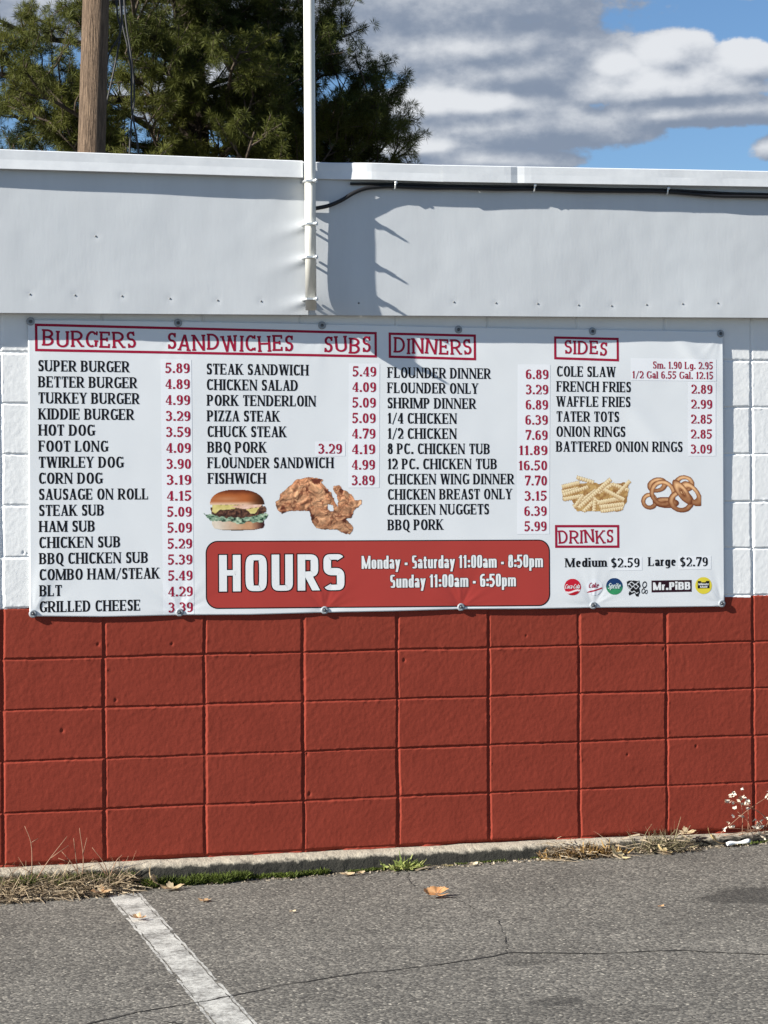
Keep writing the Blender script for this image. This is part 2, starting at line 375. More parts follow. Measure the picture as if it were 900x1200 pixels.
def bpart(mb, name, m, parent=BLD, smooth=False):
    mb.v = [(x-1.6, y, z) for x, y, z in mb.v]; return mb.build(name, m, parent, smooth)
bpart(MB().box(BX0, BX0+.2, .012, BY1, -.1, 2.8), 'side_wall', M_PLAIN)
bpart(MB().box(BX1-.2, BX1, .012, BY1, -.1, 2.8), 'side_wall', M_PLAIN)
bpart(MB().box(BX0+.2, BX1-.2, BY1-.2, BY1, -.1, 2.8), 'rear_wall', M_PLAIN)
M_ROOF = mat('roof_felt', (.16, .16, .165), .9, .3, 4, .4, 40)
bpart(MB().box(BX0+.2, BX1-.2, .12, BY1-.2, 2.66, 2.78), 'roof', M_ROOF)

# fascia: two painted metal sheets, buckled where the conduit straps pull on them
M_FASC = mat('fascia_paint', (.60, .63, .655), .5, .10, 2.2, .10, 45, .002, spec=.4, col2=(.535, .56, .585), detail=6, stretch=(2.2, 1, .45))
M_COPE = mat('coping_paint', (.74, .765, .785), .45, .22, 9, .12, 30, .003, spec=.45, detail=6, col2=(.64, .665, .69))
STRAPZ = (2.822, 2.648, 2.513, 2.343)
def fz0(x): return np.interp(x, [-.009, 1.247, 2.276, 3.304], [2.268, 2.284, 2.297, 2.311])
NAILS = [(.37, 2.579), (.109, 2.343), (.287, 2.343), (.474, 2.344), (.668, 2.338), (.863, 2.335), (1.043, 2.335), (1.457, 2.337), (1.867, 2.349), (2.052, 2.349), (2.238, 2.35), (2.423, 2.348), (2.574, 2.348), (2.735, 2.356), (2.902, 2.363), (3.066, 2.37)]
def fasc_h(X, Z):
    h = .0035*fbm(X*1.5, Z*2.2, 2, 5) + .0008*fbm(X*9, Z*9, 2, 6)
    left = X < 1.243
    for zk in STRAPZ:
        d = np.clip(1.236-X, 0, None)
        r = .0085*np.exp(-((Z-zk+.28*d)/(.014+.16*d))**2)*np.exp(-d/.07)
        h = h + np.where(left, r, 0)
    h = h - np.where(~left, .0125*np.exp(-np.clip(Z-fz0(X), 0, 1)/.06)*np.exp(-((X-1.42)/.22)**2), 0)
    for nx, nz in NAILS: h = h - .0009*np.exp(-((X-nx)**2+(Z-nz)**2)/.014**2)
    return h
FY = -.055
for x0, x1 in ((BX0-.06, 1.2405), (1.2425, BX1+.06)):
    xs = np.linspace(x0, x1, int((x1-x0)/.009)); ts = np.linspace(0, 1, 64)
    X, T = np.meshgrid(xs, ts, indexing='ij'); Z0 = fz0(X); Z = Z0+(2.89-Z0)*T
    Yf = FY - fasc_h(X, Z)
    fo = fastmesh('fascia', np.stack([X-1.6, Yf, Z], -1).reshape(-1, 3), grid_faces(len(xs), 64), M_FASC, BLD, smooth=True)
    mb = MB()
    for a, b in zip(xs[:-1], xs[1:]):
        za, zb = float(fz0(a)), float(fz0(b)); ya, yb = FY-float(fasc_h(np.array(a), np.array(za))), FY-float(fasc_h(np.array(b), np.array(zb)))
        mb.add([(a-1.6, ya+.0005, za), (b-1.6, yb+.0005, zb), (b-1.6, -.004, zb+.003), (a-1.6, -.004, za+.003)], [(0, 1, 2, 3)])
    mb.build('hem', M_FASC, fo)
    for nx, nz in NAILS:
        if x0 < nx < x1:
            y = FY-float(fasc_h(np.array(nx), np.array(nz))); vs = [(nx-1.6, y-.0025, nz)]
            for rr, yy_ in ((.003, .002), (.0045, 0.0)):
                vs += [(nx-1.6+rr*math.cos(a), y-yy_, nz+rr*math.sin(a)) for a in np.linspace(0, 2*math.pi, 9)[:-1]]
            fs = [(0, 1+k, 1+(k+1) % 8) for k in range(8)] + [(1+k, 9+k, 9+(k+1) % 8, 1+(k+1) % 8) for k in range(8)]
            mesh('screw', vs, fs, mat('screw_zinc', (.16, .165, .17), .5) if 'screw_zinc' not in bpy.data.materials else bpy.data.materials['screw_zinc'], fo, True)
def cz1(x): return np.interp(x, [-.01, 1.216, 1.819, 3.297], [2.902, 2.904, 2.909, 2.939])
def cz0(x): return np.interp(x, [-.01, 1.216, 1.8, 3.297], [2.829, 2.839, 2.842, 2.874])
for x0, x1, fn in ((BX0-.1, 1.2125, lambda x: .031+.002*math.sin(x*2.1)),
                   (1.2145, 1.812, lambda x: .0095+.027*float(sstep(1.33, 1.52, x))),
                   (1.806, BX1+.1, lambda x: .041-.0045*math.exp(-((x-2.14)/.02)**2)+.0012*math.sin(x*5))):
    mb = MB(); xs = np.linspace(x0, x1, max(30, int((x1-x0)/.03))); n = len(xs); vs = []
    for x in xs:
        d = fn(x); a, b = float(cz1(x)), float(cz0(x)); j = .0012*float(vnoise(x*7, 0, 3)); xo = x-1.6
        vs += [(xo, .16, a+.012), (xo, FY-d+.004, a+.003), (xo, FY-d, a), (xo, FY-d-j, (a+b)/2), (xo, FY-d-.0015, b), (xo, FY-d+.004, b-.001), (xo, FY-d+.004, a-.004)]
    fs = [(i*7+k, i*7+k+1, (i+1)*7+k+1, (i+1)*7+k) for i in range(n-1) for k in range(6)]
    mesh('coping', vs, fs, M_COPE, BLD)

# concrete footing with dirt along its foot
def footing_material():
    m = bpy.data.materials.new('footing_concrete'); m.use_nodes = True; nt = m.node_tree; p = nt.nodes['Principled BSDF']; p.inputs['Roughness'].default_value = .9
    g = nn(nt, 'ShaderNodeNewGeometry'); pos = g.outputs['Position']; xyz = nn(nt, 'ShaderNodeSeparateXYZ'); lk(nt, pos, xyz.inputs[0])
    n = nn(nt, 'ShaderNodeTexNoise'); n.inputs['Scale'].default_value = 24; n.inputs['Detail'].default_value = 6; n.inputs['Roughness'].default_value = .7; lk(nt, pos, n.inputs['Vector'])
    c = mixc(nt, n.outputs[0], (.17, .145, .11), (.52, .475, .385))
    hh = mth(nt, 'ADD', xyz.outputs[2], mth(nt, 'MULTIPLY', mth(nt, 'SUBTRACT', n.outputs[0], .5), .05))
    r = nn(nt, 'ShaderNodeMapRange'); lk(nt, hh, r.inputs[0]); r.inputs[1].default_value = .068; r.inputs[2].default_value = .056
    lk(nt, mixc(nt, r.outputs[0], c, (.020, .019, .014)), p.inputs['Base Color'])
    b = nn(nt, 'ShaderNodeBump'); b.inputs['Strength'].default_value = 1; b.inputs['Distance'].default_value = .012; lk(nt, n.outputs[0], b.inputs['Height']); lk(nt, b.outputs[0], p.inputs['Normal'])
    return m
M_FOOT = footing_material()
xs = lines((BX0, -.4, 60), (-.4, 3.8, 420), (3.8, BX1, 60))
prof = [(.06, .083), (-.012, .082), (-.034, .080), (-.056, .072), (-.068, .062), (-.076, .046), (-.081, .025), (-.088, .0), (-.095, -.1)]
P = np.array(prof); K = len(prof); X = np.repeat(xs[:, None], K, 1)
Yp = P[None, :, 0] + .011*fbm(X*13, P[None, :, 1]*60+X*0, 4, 7, .65)*(P[None, :, 0] < -.02) - .010*fbm(X*1.8, X*0, 2, 2)*(P[None, :, 0] < -.02)
Zp = P[None, :, 1] + .004*fbm(X*12, P[None, :, 0]*60, 3, 8)*(P[None, :, 0] < 0) - np.where(X > 2.2, .012*sstep(2.2, 3.2, X), 0)*(P[None, :, 1] > 0)
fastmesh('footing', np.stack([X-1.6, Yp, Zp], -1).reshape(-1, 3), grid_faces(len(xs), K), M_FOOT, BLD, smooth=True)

# ---------------------------------------------------------------- lettering: pen strokes with contrast, serifs and width
def arc(cx, cy, rx, ry, a0, a1, n=2., k=None):
    k = k or max(6, int(abs(a1-a0)/14)); a = np.radians(np.linspace(a0, a1, k+1)); c, s_ = np.cos(a), np.sin(a)
    return np.stack([cx+rx*np.sign(c)*np.abs(c)**(2/n), cy+ry*np.sign(s_)*np.abs(s_)**(2/n)], 1)
def cat(*a): return np.concatenate([np.atleast_2d(np.array(q, float)) for q in a])
def spline(pts, k=7):
    P = np.array(pts, float); P = np.vstack([2*P[0]-P[1], P, 2*P[-1]-P[-2]]); out = []
    for i in range(1, len(P)-2):
        p0, p1, p2, p3 = P[i-1:i+3]
        for t in np.linspace(0, 1, k, endpoint=False):
            out.append(.5*((2*p1)+(-p0+p2)*t+(2*p0-5*p1+4*p2-p3)*t*t+(-p0+3*p1-3*p2+p3)*t**3))
    out.append(P[-2]); return np.array(out)
WID = dict(A=.66, B=.60, C=.60, D=.66, E=.55, F=.52, G=.65, H=.70, I=.0, K=.66, L=.53, M=.86, N=.69, O=.66, P=.56, Q=.66, R=.64, S=.48, T=.58, U=.66, W=.94, Y=.64, Z=.56,
           a=.46, c=.42, d=.5, e=.46, g=.5, i=.0, k=.48, l=.0, m=.8, n=.5, o=.48, p=.5, r=.34, s=.38, t=.34, u=.5, y=.48)
def glyph(ch, st):
    """pen strokes of one character, cap height 1: [(points, width kind)], advance width"""
    s, t, n, sf, wf = st['s'], st['t'], st['n'], st['sf'], st.get('wf', 1)
    w = st['caps'] if 'caps' in st and ch in 'BCDEFGHKLNOPQRSTUYZ' else WID.get(ch, .5)*wf
    if ch in '0123456789': w = .50*wf
    if ch in '18' and ch == '1': w = .34*wf
    if ch == 'I' or ch == 'i' or ch == 'l': w = s
    l, r, b, T = s/2, w-s/2, t/2, 1-t/2
    K = []; A = lambda p, k='auto': K.append((np.array(p, float), k))
    def foot(x, y, ww=None, l_=1, r_=1):
        if sf > 0:
            h = (s if ww is None else ww)/2
            A([(x-h-sf*l_, y), (x+h+sf*r_, y)], 'serif')
    def stem(x, y0=0, y1=1, feet='bt', k='thick'):
        A([(x, y0), (x, y1)], k); ww = s if k == 'thick' else t
        st2 = st['sv']/2
        if 'b' in feet: foot(x, y0+st2, ww)
        if 't' in feet: foot(x, y1-st2, ww)
    def tick(x, y0, y1):
        if sf > 0: A([(x, y0), (x, y1)], 'serif')
    tk = st['sv']/2
    if ch == 'A':
        A([(w*.5-.01, 1), (s*.25+sf*.5, 0)], 'thin'); A([(w*.5, 1), (w-s*.5-sf*.3, 0)], 'thick'); A([(w*.25, .32), (w*.75, .32)], 'thin'); foot(s*.25+sf*.5, tk, t); foot(w-s*.5-sf*.3, tk, s)
    elif ch == 'B':
        stem(l); yM = .53; A(cat((l, T), (w*.42, T), arc(w*.42, (T+yM)/2, w*.54-s/2, (T-yM)/2, 90, -90, n), (l, yM))); A(cat((l, yM), (w*.42, yM), arc(w*.42, (yM+b)/2, w*.58-s/2, (yM-b)/2, 90, -90, n), (l, b)))
    elif ch in 'CG':
        A(arc(w/2, .5, w/2-s/2, .5-t/2, 44, 316 if ch == 'C' else 300, n)); q = arc(w/2, .5, w/2-s/2, .5-t/2, 44, 46, n)[0]; tick(w-tk-.02, q[1]-.04, 1)
        if ch == 'C': tick(w-tk-.02, 0.04, .24)
        else: stem(r, .06, .46, ''); foot(r, .46-tk)
        if ch == 'G' and sf == 0: A([(w*.55, .46-b), (r, .46-b)], 'thin')
    elif ch == 'D': stem(l); A(cat((l, T), (w*.36, T), arc(w*.36, .5, w*.64-s/2, .5-t/2, 90, -90, n), (l, b)))
    elif ch in 'EF':
        stem(l); A([(l, T), (w, T)], 'thin'); A([(l, .52), (w*.8, .52)], 'thin'); tick(w-tk, T, .76); tick(w*.8-tk, .40, .64)
        if ch == 'E': A([(l, b), (w, b)], 'thin'); tick(w-tk, b, .26)
    elif ch == 'H': stem(l); stem(r); A([(l, .51), (r, .51)], 'thin')
    elif ch in 'I': stem(l)
    elif ch == 'K': stem(l); A([(l, .36), (w-s*.5, 1)], 'thin'); A([(w*.40, .60), (w-s*.45, 0)], 'thick'); foot(w-s*.5, 1-tk, t); foot(w-s*.45, tk)
    elif ch == 'L': stem(l); A([(l, b), (w, b)], 'thin'); tick(w-tk, b, .28)
    elif ch == 'M':
        stem(max(t/2, .04) if st['con'] else l, k='thin' if st['con'] else 'thick', feet='b'); stem(r, feet='bt'); A([(s*.4, 1), (w/2, .02)], 'thick'); A([(w/2, .02), (w-s*.55, 1)], 'thin'); foot(s*.4-.05, 1-tk, t, 1, 0)
    elif ch == 'N':
        k = 'thin' if st['con'] else 'thick'; o = t/2+.03 if st['con'] else l
        stem(o, feet='b', k=k); stem(w-o, feet='t', k=k); A([(o, 1), (w-o, 0)], 'thick'); foot(o-.03, 1-tk, t, 1, 0)
    elif ch == 'O': A(arc(w/2, .5, w/2-s/2, .5-t/2, 0, 360, n))
    elif ch == 'Q': A(arc(w/2, .5, w/2-s/2, .5-t/2, 0, 360, n)); A([(w*.5, .1), (w*.98, -.2)], 'thick')
    elif ch in 'PR':
        yM = .45; stem(l); A(cat((l, T), (w*.42, T), arc(w*.42, (T+yM)/2, w*.56-s/2, (T-yM)/2, 90, -90, n), (l, yM)))
        if ch == 'R': A([(w*.48, yM), (w-s*.35, 0)], 'thick'); foot(w-s*.35, tk, s, .2, .6)
    elif ch in 'S$':
        c = .515; ru, rl = (T-c)/2, (c-b)/2
        p = cat(arc(w/2, c+ru, w/2-s/2, ru, 32, 262, n), arc(w/2, c-rl, w/2-s/2, rl, 82, -148, n)); m = len(p)//2
        wd = np.exp(-((np.arange(len(p))-m)/(len(p)*.16))**2); K.append((p, ('S', wd)))
        if ch == 'S': tick(w-tk-.03, .72, .99); tick(tk+.02, .01, .28)
        else: A([(w/2, -.1), (w/2, 1.1)], 'thin')
    elif ch == 'T': stem(w/2, feet='b'); A([(0, T), (w, T)], 'thin'); tick(tk, T, .74); tick(w-tk, T, .74)
    elif ch == 'U':
        k = 'thin' if st['con'] else 'thick'; xr = w-(t/2+.04 if st['con'] else s/2); A([(l, 1), (l, .3)], 'thick'); A(arc((l+xr)/2, .3, (xr-l)/2, .3-b, 180, 360, n)); A([(xr, .3), (xr, 1)], k); foot(l, 1-tk); foot(xr, 1-tk, t)
    elif ch == 'W':
        A([(s*.5, 1), (w*.28, 0)], 'thick'); A([(w*.28, 0), (w*.52, 1)], 'thin'); A([(w*.5, 1), (w*.74, 0)], 'thick'); A([(w*.74, 0), (w-t, 1)], 'thin'); foot(s*.5, 1-tk); foot(w*.5, 1-tk); foot(w-t, 1-tk, t)
    elif ch == 'Y': A([(s*.5, 1), (w*.5, .45)], 'thick'); A([(w-t*.8, 1), (w*.5, .45)], 'thin'); stem(w*.5, 0, .48, 'b'); foot(s*.5, 1-tk); foot(w-t*.8, 1-tk, t)
    elif ch == 'Z': A([(0.02, T), (w, T)], 'thin'); A([(w-s*.5, 1), (s*.5, 0)], 'thick'); A([(0, b), (w, b)], 'thin'); tick(tk+.02, T, .74); tick(w-tk, b, .28)
    elif ch == '0': A(arc(w/2, .5, w/2-s/2, .5-t/2, 0, 360, n))
    elif ch == '1': A([(w*.56, 0), (w*.56, 1)], 'thick'); A([(w*.5, .93), (w*.06, .78)], 'thin'); foot(w*.56, tk)
    elif ch == '2': A(cat(spline([(l, .74), (w*.2, .93), (w*.5, T), (r, .76), (w*.78, .5), (w*.35, .2), (w*.06, b)]))); A([(0.02, b), (w, b)], 'serif' if sf else 'thin'); tick(w-tk, b, .24)
    elif ch == '3': A(cat(spline([(l, .80), (w*.25, .95), (w*.5, T), (r-.02, .76), (w*.62, .56), (w*.36, .53)]))); A(cat(spline([(w*.36, .53), (w*.7, .5), (r, .27), (w*.5, b), (w*.2, .05), (l, .2)])))
    elif ch == '4': A([(w*.70, 0), (w*.70, 1)], 'thick'); A([(w*.66, 1), (w*.03, .28)], 'thin'); A([(0, .27), (w, .27)], 'thin'); foot(w*.7, tk)
    elif ch == '5': A([(w*.16, T), (w*.95, T)], 'thick' if sf else 'thin'); A([(w*.17, 1), (w*.13, .5)], 'thin' if sf else 'thick'); A(spline([(w*.12, .52), (w*.45, .62), (r, .34), (w*.5, b), (w*.2, .04), (l, .18)]))
    elif ch in '69':
        p = [arc(w/2, .315, w/2-s/2, .315-t/2, 0, 360, n), spline([(w*.86, .90), (w*.55, T), (w*.2, .78), (l, .34)])]
        for q in p: A(np.array([w, 1])-q if ch == '9' else q)
    elif ch == '7': A([(0.02, T), (w, T)], 'thick' if sf else 'thin'); A([(w*.94, .96), (w*.36, 0)], 'thick'); tick(tk+.02, T, .74)
    elif ch == '8': A(arc(w/2, (T+.53)/2, w*.44-s/2, (T-.53)/2, 0, 360, n)); A(arc(w/2, (b+.53)/2, w*.5-s/2, (.53-b)/2, 0, 360, n))
    elif ch == '/': w = .42*wf; A([(.02, -.08), (w-.02, 1.02)], 'thin')
    elif ch == '.': w = s*1.15; A([(w/2, 0), (w/2, s*1.05)], 'dot')
    elif ch == ':': w = s*1.15; A([(w/2, .05), (w/2, .05+s)], 'dot'); A([(w/2, .62-s), (w/2, .62)], 'dot')
    elif ch == '-': w = .32*wf; A([(0.02, .36), (w-.02, .36)], 'thick')
    elif ch == ' ': w = .30*wf
    else:
        xh = .70; Tx = xh-t/2
        if ch == 'a':
            stem(r, 0, .42, ''); A(spline([(l, .52), (w*.3, Tx), (w*.62, Tx), (r, .44)])); A(arc(w*.46, .2, w*.46-s/2, .2-t/2, 0, 360, n)); foot(r+.03, tk, s, 0, .6)
        elif ch == 'c': A(arc(w/2, xh/2, w/2-s/2, xh/2-t/2, 45, 315, n))
        elif ch == 'd': A(arc(w*.48, xh/2, w*.48-s/2, xh/2-t/2, 0, 360, n)); stem(r, 0, 1, ''); foot(r, 1-tk, s, 1, 0); foot(r, tk, s, 0, 1)
        elif ch == 'e': A(arc(w/2, xh/2, w/2-s/2, xh/2-t/2, 8, 318, n)); A([(l, xh*.52), (w-s*.3, xh*.52)], 'thin')
        elif ch == 'g': A(arc(w*.48, xh/2, w*.48-s/2, xh/2-t/2, 0, 360, n)); A(spline([(r, xh), (r, .05), (r, -.1), (w*.5, -.26+t/2), (w*.12, -.2)]))
        elif ch == 'y': A([(s*.4, xh), (w*.5, .03)], 'thick'); A([(w-s*.4, xh), (w*.28, -.26)], 'thin' if sf else 'thick'); foot(s*.4, xh-tk); foot(w-s*.4, xh-tk, t)
        elif ch == 'i': stem(l, 0, xh, ''); foot(l, tk); foot(l, xh-tk, s, 1, 0); A([(l, .82), (l, .82+s)], 'dot')
        elif ch == 'l': stem(l, 0, 1, ''); foot(l, tk); foot(l, 1-tk, s, 1, 0)
        elif ch == 'k': stem(l, 0, 1, ''); foot(l, tk); A([(l, .25), (w-s*.5, xh)], 'thin'); A([(w*.42, .42), (w-s*.45, 0)], 'thick'); foot(w-s*.45, tk)
        elif ch == 'm':
            c = (l+r)/2; stem(l, 0, xh, 'b'); foot(l, xh-tk, s, 1, 0)
            for xa, xb in ((l, c), (c, r)): A(cat(arc((xa+xb)/2, xh*.6, (xb-xa)/2, xh*.4-t/2, 180, 0, n))); stem(xb, 0, xh*.62, 'b')
        elif ch == 'n': stem(l, 0, xh, 'b'); foot(l, xh-tk, s, 1, 0); A(arc((l+r)/2, xh*.6, (r-l)/2, xh*.4-t/2, 180, 0, n)); stem(r, 0, xh*.62, 'b')
        elif ch == 'u': stem(r, 0, xh, ''); A([(l, xh), (l, xh*.4)], 'thick'); A(arc((l+r)/2, xh*.4, (r-l)/2, xh*.4-t/2, 180, 360, n)); foot(l, xh-tk, s, 1, 0); foot(r, xh-tk, s, 1, 0); foot(r, tk, s, 0, 1)
        elif ch == 'o': A(arc(w/2, xh/2, w/2-s/2, xh/2-t/2, 0, 360, n))
        elif ch == 'p': stem(l, -.27, xh, ''); A(arc(w*.52, xh/2, w*.48-s/2, xh/2-t/2, 0, 360, n)); foot(l, -.27+tk); foot(l, xh-tk, s, 1, 0)
        elif ch == 'r': stem(l, 0, xh, 'b'); foot(l, xh-tk, s, 1, 0); A(spline([(l, xh*.55), (w*.5, Tx), (w-.02, Tx-.03)]))
        elif ch == 's': A(spline([(w-s*.4, xh*.82), (w*.5, Tx), (l, xh*.74), (w*.5, xh*.5), (r, xh*.27), (w*.5, b), (s*.3, xh*.18)]))
        elif ch == 't': stem(w*.45, 0, .9, ''); A([(0, xh-t/2), (w, xh-t/2)], 'thin'); A([(w*.45, b), (w, b)], 'thin')
    return K, w
def pen(pts, kind, st, grow=0.):
    P = np.array(pts, float); d = np.gradient(P, axis=0) if len(P) > 2 else np.repeat((P[1]-P[0])[None], 2, 0)
    L = np.linalg.norm(d, axis=1, keepdims=True); d = d/np.maximum(L, 1e-9)
    if len(P) > 3 and np.linalg.norm(P[0]-P[-1]) < 1e-6:
        e = P[1]-P[-2]; e = e/np.linalg.norm(e); d[0] = d[-1] = e
    s, t = st['s'], st['t']
    if isinstance(kind, tuple): a = np.abs(d[:, 1]); w = t+(s-t)*np.maximum(a, kind[1]*.95)
    elif kind == 'auto': w = t+(s-t)*np.abs(d[:, 1])**1.2
    elif kind == 'thick': w = np.full(len(P), s)
    elif kind == 'thin': w = np.full(len(P), t)
    elif kind == 'dot': w = np.full(len(P), s*1.1)
    else: w = np.full(len(P), st['sv'])
    nr = np.stack([-d[:, 1], d[:, 0]], 1)
    if kind in ('thick', 'thin') and len(P) == 2 and abs(d[0, 1]) > .35 and abs(d[0, 0]) > .02:   # diagonals end flat on the line
        nr = np.repeat(np.array([[-1., 0.]])*np.sign(d[0, 1]), 2, 0); w = w/abs(d[0, 1])**.35
    if grow:
        w = w+2*grow; P = P.copy(); P[0] -= d[0]*grow; P[-1] += d[-1]*grow
    return P+nr*w[:, None]/2, P-nr*w[:, None]/2
SERIF = dict(s=.195, t=.088, sv=.066, n=2.15, sf=.065, wf=1., sp=.105, con=True)
PRICE = dict(s=.180, t=.082, sv=.066, n=2.1, sf=.06, wf=1.08, sp=.11, con=True)
CASUAL = dict(s=.14, t=.125, sv=.105, n=2.0, sf=.045, wf=1., sp=.13, con=False, wob=1)
IMPACT = dict(s=.225, t=.145, sv=.1, n=4.5, sf=0, wf=1.0, sp=.07, con=False)
SCRIPT = dict(s=.15, t=.09, sv=.08, n=2.0, sf=0, wf=.9, sp=.03, con=False, slant=.35)

# ---------------------------------------------------------------- the banner
BX = (.1065, 3.1125)
def b_top(x): return np.interp(x, [.1065, .71, 1.311, 1.902, 2.504, 3.1125], [2.247, 2.252, 2.252, 2.249, 2.250, 2.2515])
def b_bot(x): return np.interp(x, [.1065, .4, .71, 1.0, 1.3155, 1.6, 1.907, 2.2, 2.501, 2.8, 3.1125], [1.0735, 1.0655, 1.0665, 1.0625, 1.0655, 1.0655, 1.0685, 1.064, 1.064, 1.0605, 1.0585])
FAST = [(.117, 2.240), (.71, 2.245), (1.311, 2.246), (1.902, 2.239), (2.504, 2.242), (3.100, 2.242), (.120, 1.083), (.71, 1.077), (1.316, 1.075), (1.907, 1.077), (2.501, 1.074), (3.100, 1.071)]
def b_y(x, z):
    x = np.asarray(x, float); z = np.asarray(z, float)
    y = -.0105 + .0022*fbm(x*1.6, z*1.9, 2, 14) + .0010*fbm(x*5+z*2, z*4-x*2, 2, 15)
    for i, (fx, fz_) in enumerate(FAST):
        dx, dz = x-fx, z-fz_; rr = np.hypot(dx, dz)+1e-6; th = np.arctan2(dz, dx)
        up = i < 6
        y = y + .0036*np.exp(-rr/.06) - (.0016 if not up else .0010)*np.exp(-rr/(.09 if not up else .12))*sstep(.008, .06, rr)*np.cos(th*(6 if not up else 5)+i)**3
    # slack folds running down from the upper right corner and by the left edge
    q = (x-2.93)*.80+(z-2.19)*.60
    y = y - .0026*np.exp(-(q/.035)**2)*sstep(2.55, 3.0, x)*sstep(1.9, 2.15, z) - .0020*np.exp(-(((x-.15)*.9-(z-1.2)*.25)/.03)**2)*sstep(1.45, 1.15, z)
    q2 = (x-2.62)*.72+(z-1.98)*.69
    y = y - .0018*np.exp(-(q2/.045)**2)*sstep(2.3, 2.6, x)*sstep(3.05, 2.7, x)
    return y
M_BAN = mat('banner_vinyl', (.745, .775, .80), .42, .03, 3, .05, 400, .0005, spec=.35)
M_BLACK = mat('black_print', (.008, .008, .010), .6, spec=.12)
M_CRIM = mat('crimson_print', (.33, .012, .042), .6, spec=.12)
M_PANEL = mat('red_panel_print', (.40, .046, .036), .42, spec=.35)
M_WPRINT = mat('white_print', (.80, .82, .83), .45)
M_STICK = mat('price_patch_vinyl', (.80, .825, .86), .38, spec=.4)
BAN = thing('menu_banner', 'wide white vinyl menu banner with red opening hours panel on the block wall', 'banner', (1.6, -.01, 1.06))
def onb(x, z, off): return np.stack([np.asarray(x)-1.6, b_y(x, z)-off+.01, np.asarray(z)-1.06], -1)
def bchild(name, V2, F, m, off, parent=None, vcol=None):
    V2 = np.asarray(V2, float)
    offs = off if not hasattr(off, '__len__') else np.asarray(off)
    return fastmesh(name, onb(V2[:, 0], V2[:, 1], offs), np.asarray(F), m, parent or BAN, vcol=vcol)
xs = np.linspace(*BX, 620); ts = np.linspace(0, 1, 240); X, T = np.meshgrid(xs, ts, indexing='ij'); Z = b_bot(X)+(b_top(X)-b_bot(X))*T
V = onb(X, Z, 0).reshape(-1, 3); sheet = fastmesh('sheet', V, grid_faces(620, 240), M_BAN, BAN, smooth=True)
md = sheet.modifiers.new('thickness', 'SOLIDIFY'); md.thickness = .0012; md.offset = -1 if False else 1
md.offset = -1.0

def text(name, s, x0, x1, z, h, st, m, parent, off=.0004, fit=True, rise=0., grow=0., jit=0):
    """one line of lettering printed on the banner, from x0 to x1 with its baseline at z"""
    adv = 0; glyphs = []
    for ch in s:
        K, w = glyph(ch, st); glyphs.append((adv, w, K)); adv += w+st['sp']*(1 if ch != ' ' else .3)
        if st['sf'] and ch in 'IiLlHMNUKEFBDPR': adv += st['sf']*.45
    adv -= st['sp']; kx = (x1-x0)/adv if fit else h
    vs = []; fs = []; of = []; n = 0; lay = 0
    for gi, (a, w, K) in enumerate(glyphs):
        ang = dy = 0
        if st.get('wob'): ang = R(6.5*float(vnoise(gi*1.7+len(s), 3.3, 8))); dy = .07*float(vnoise(gi*2.3, len(s), 9))
        for pts, kind in K:
            A_, B_ = pen(pts, kind, st, grow)
            if len(A_) > 2:
                seg = np.linalg.norm(np.diff(pts, axis=0)*[kx, h], axis=1); ok = np.r_[True, seg > 1e-7]; ok[-1] = True
                m_ = np.maximum(1, np.ceil(seg/.007).astype(int)); m_[seg <= 1e-7] = 0
                tt = np.concatenate([[i+j/k for j in range(k)] for i, k in enumerate(m_) if k]+[[len(pts)-1.]]); ix = np.arange(len(pts))
                A_, B_ = [np.stack([np.interp(tt, ix, Q[:, c_]) for c_ in (0, 1)], 1) for Q in (A_, B_)]
            if len(pts) == 2:
                kk = np.linspace(0, 1, max(4, int(np.linalg.norm((pts[1]-pts[0])*[kx, h])/.006)+2))[:, None]; A_ = A_[0]+(A_[-1]-A_[0])*kk; B_ = B_[0]+(B_[-1]-B_[0])*kk
            q = np.empty((2*len(A_), 2)); q[0::2] = A_; q[1::2] = B_
            if st.get('slant'): q[:, 0] += q[:, 1]*st['slant']
            if ang: c, s_ = math.cos(ang), math.sin(ang); p = q-[w/2, .5]; q = np.stack([p[:, 0]*c-p[:, 1]*s_, p[:, 0]*s_+p[:, 1]*c+dy], 1)+[w/2, .5]
            px = x0+(a+q[:, 0])*kx; pz = z+q[:, 1]*h+rise*(px-x0)
            vs.append(np.stack([px, pz], 1)); lay += 1; of += [off+.00002*(lay % 9)]*len(q)
            k = np.arange(len(A_)-1)*2+n; fs.append(np.stack([k, k+1, k+3, k+2], 1)); n += len(q)
    return bchild(name, np.concatenate(vs), np.concatenate(fs), m, np.array(of), parent)
def frame_on_banner(name, x0, x1, z00, z01, z10, z11, w, m, off, parent=None):
    """rectangular outline; z00/z01 bottom and top at the left, z10/z11 at the right"""
    vs = []; fs = []; N = max(6, int((x1-x0)/.006))
    def strip(pa, pb):
        k = len(pa); n = len(vs); vs.extend([q for pr in zip(pa, pb) for q in pr]); fs.extend([(n+2*i, n+2*i+1, n+2*i+3, n+2*i+2) for i in range(k-1)])
    xa = np.linspace(x0, x1, N+1); zb = np.interp(xa, [x0, x1], [z00, z10]); zt = np.interp(xa, [x0, x1], [z01, z11])
    strip(list(zip(xa, zb)), list(zip(xa, zb+w))); strip(list(zip(xa, zt-w)), list(zip(xa, zt)))
    for x, za, zc in ((x0, z00, z01), (x1-w, z10, z11)):
        zz = np.linspace(za+w, zc-w, 16); strip([(x, q) for q in zz], [(x+w, q) for q in zz])
    return bchild(name, vs, fs, m, off, parent)
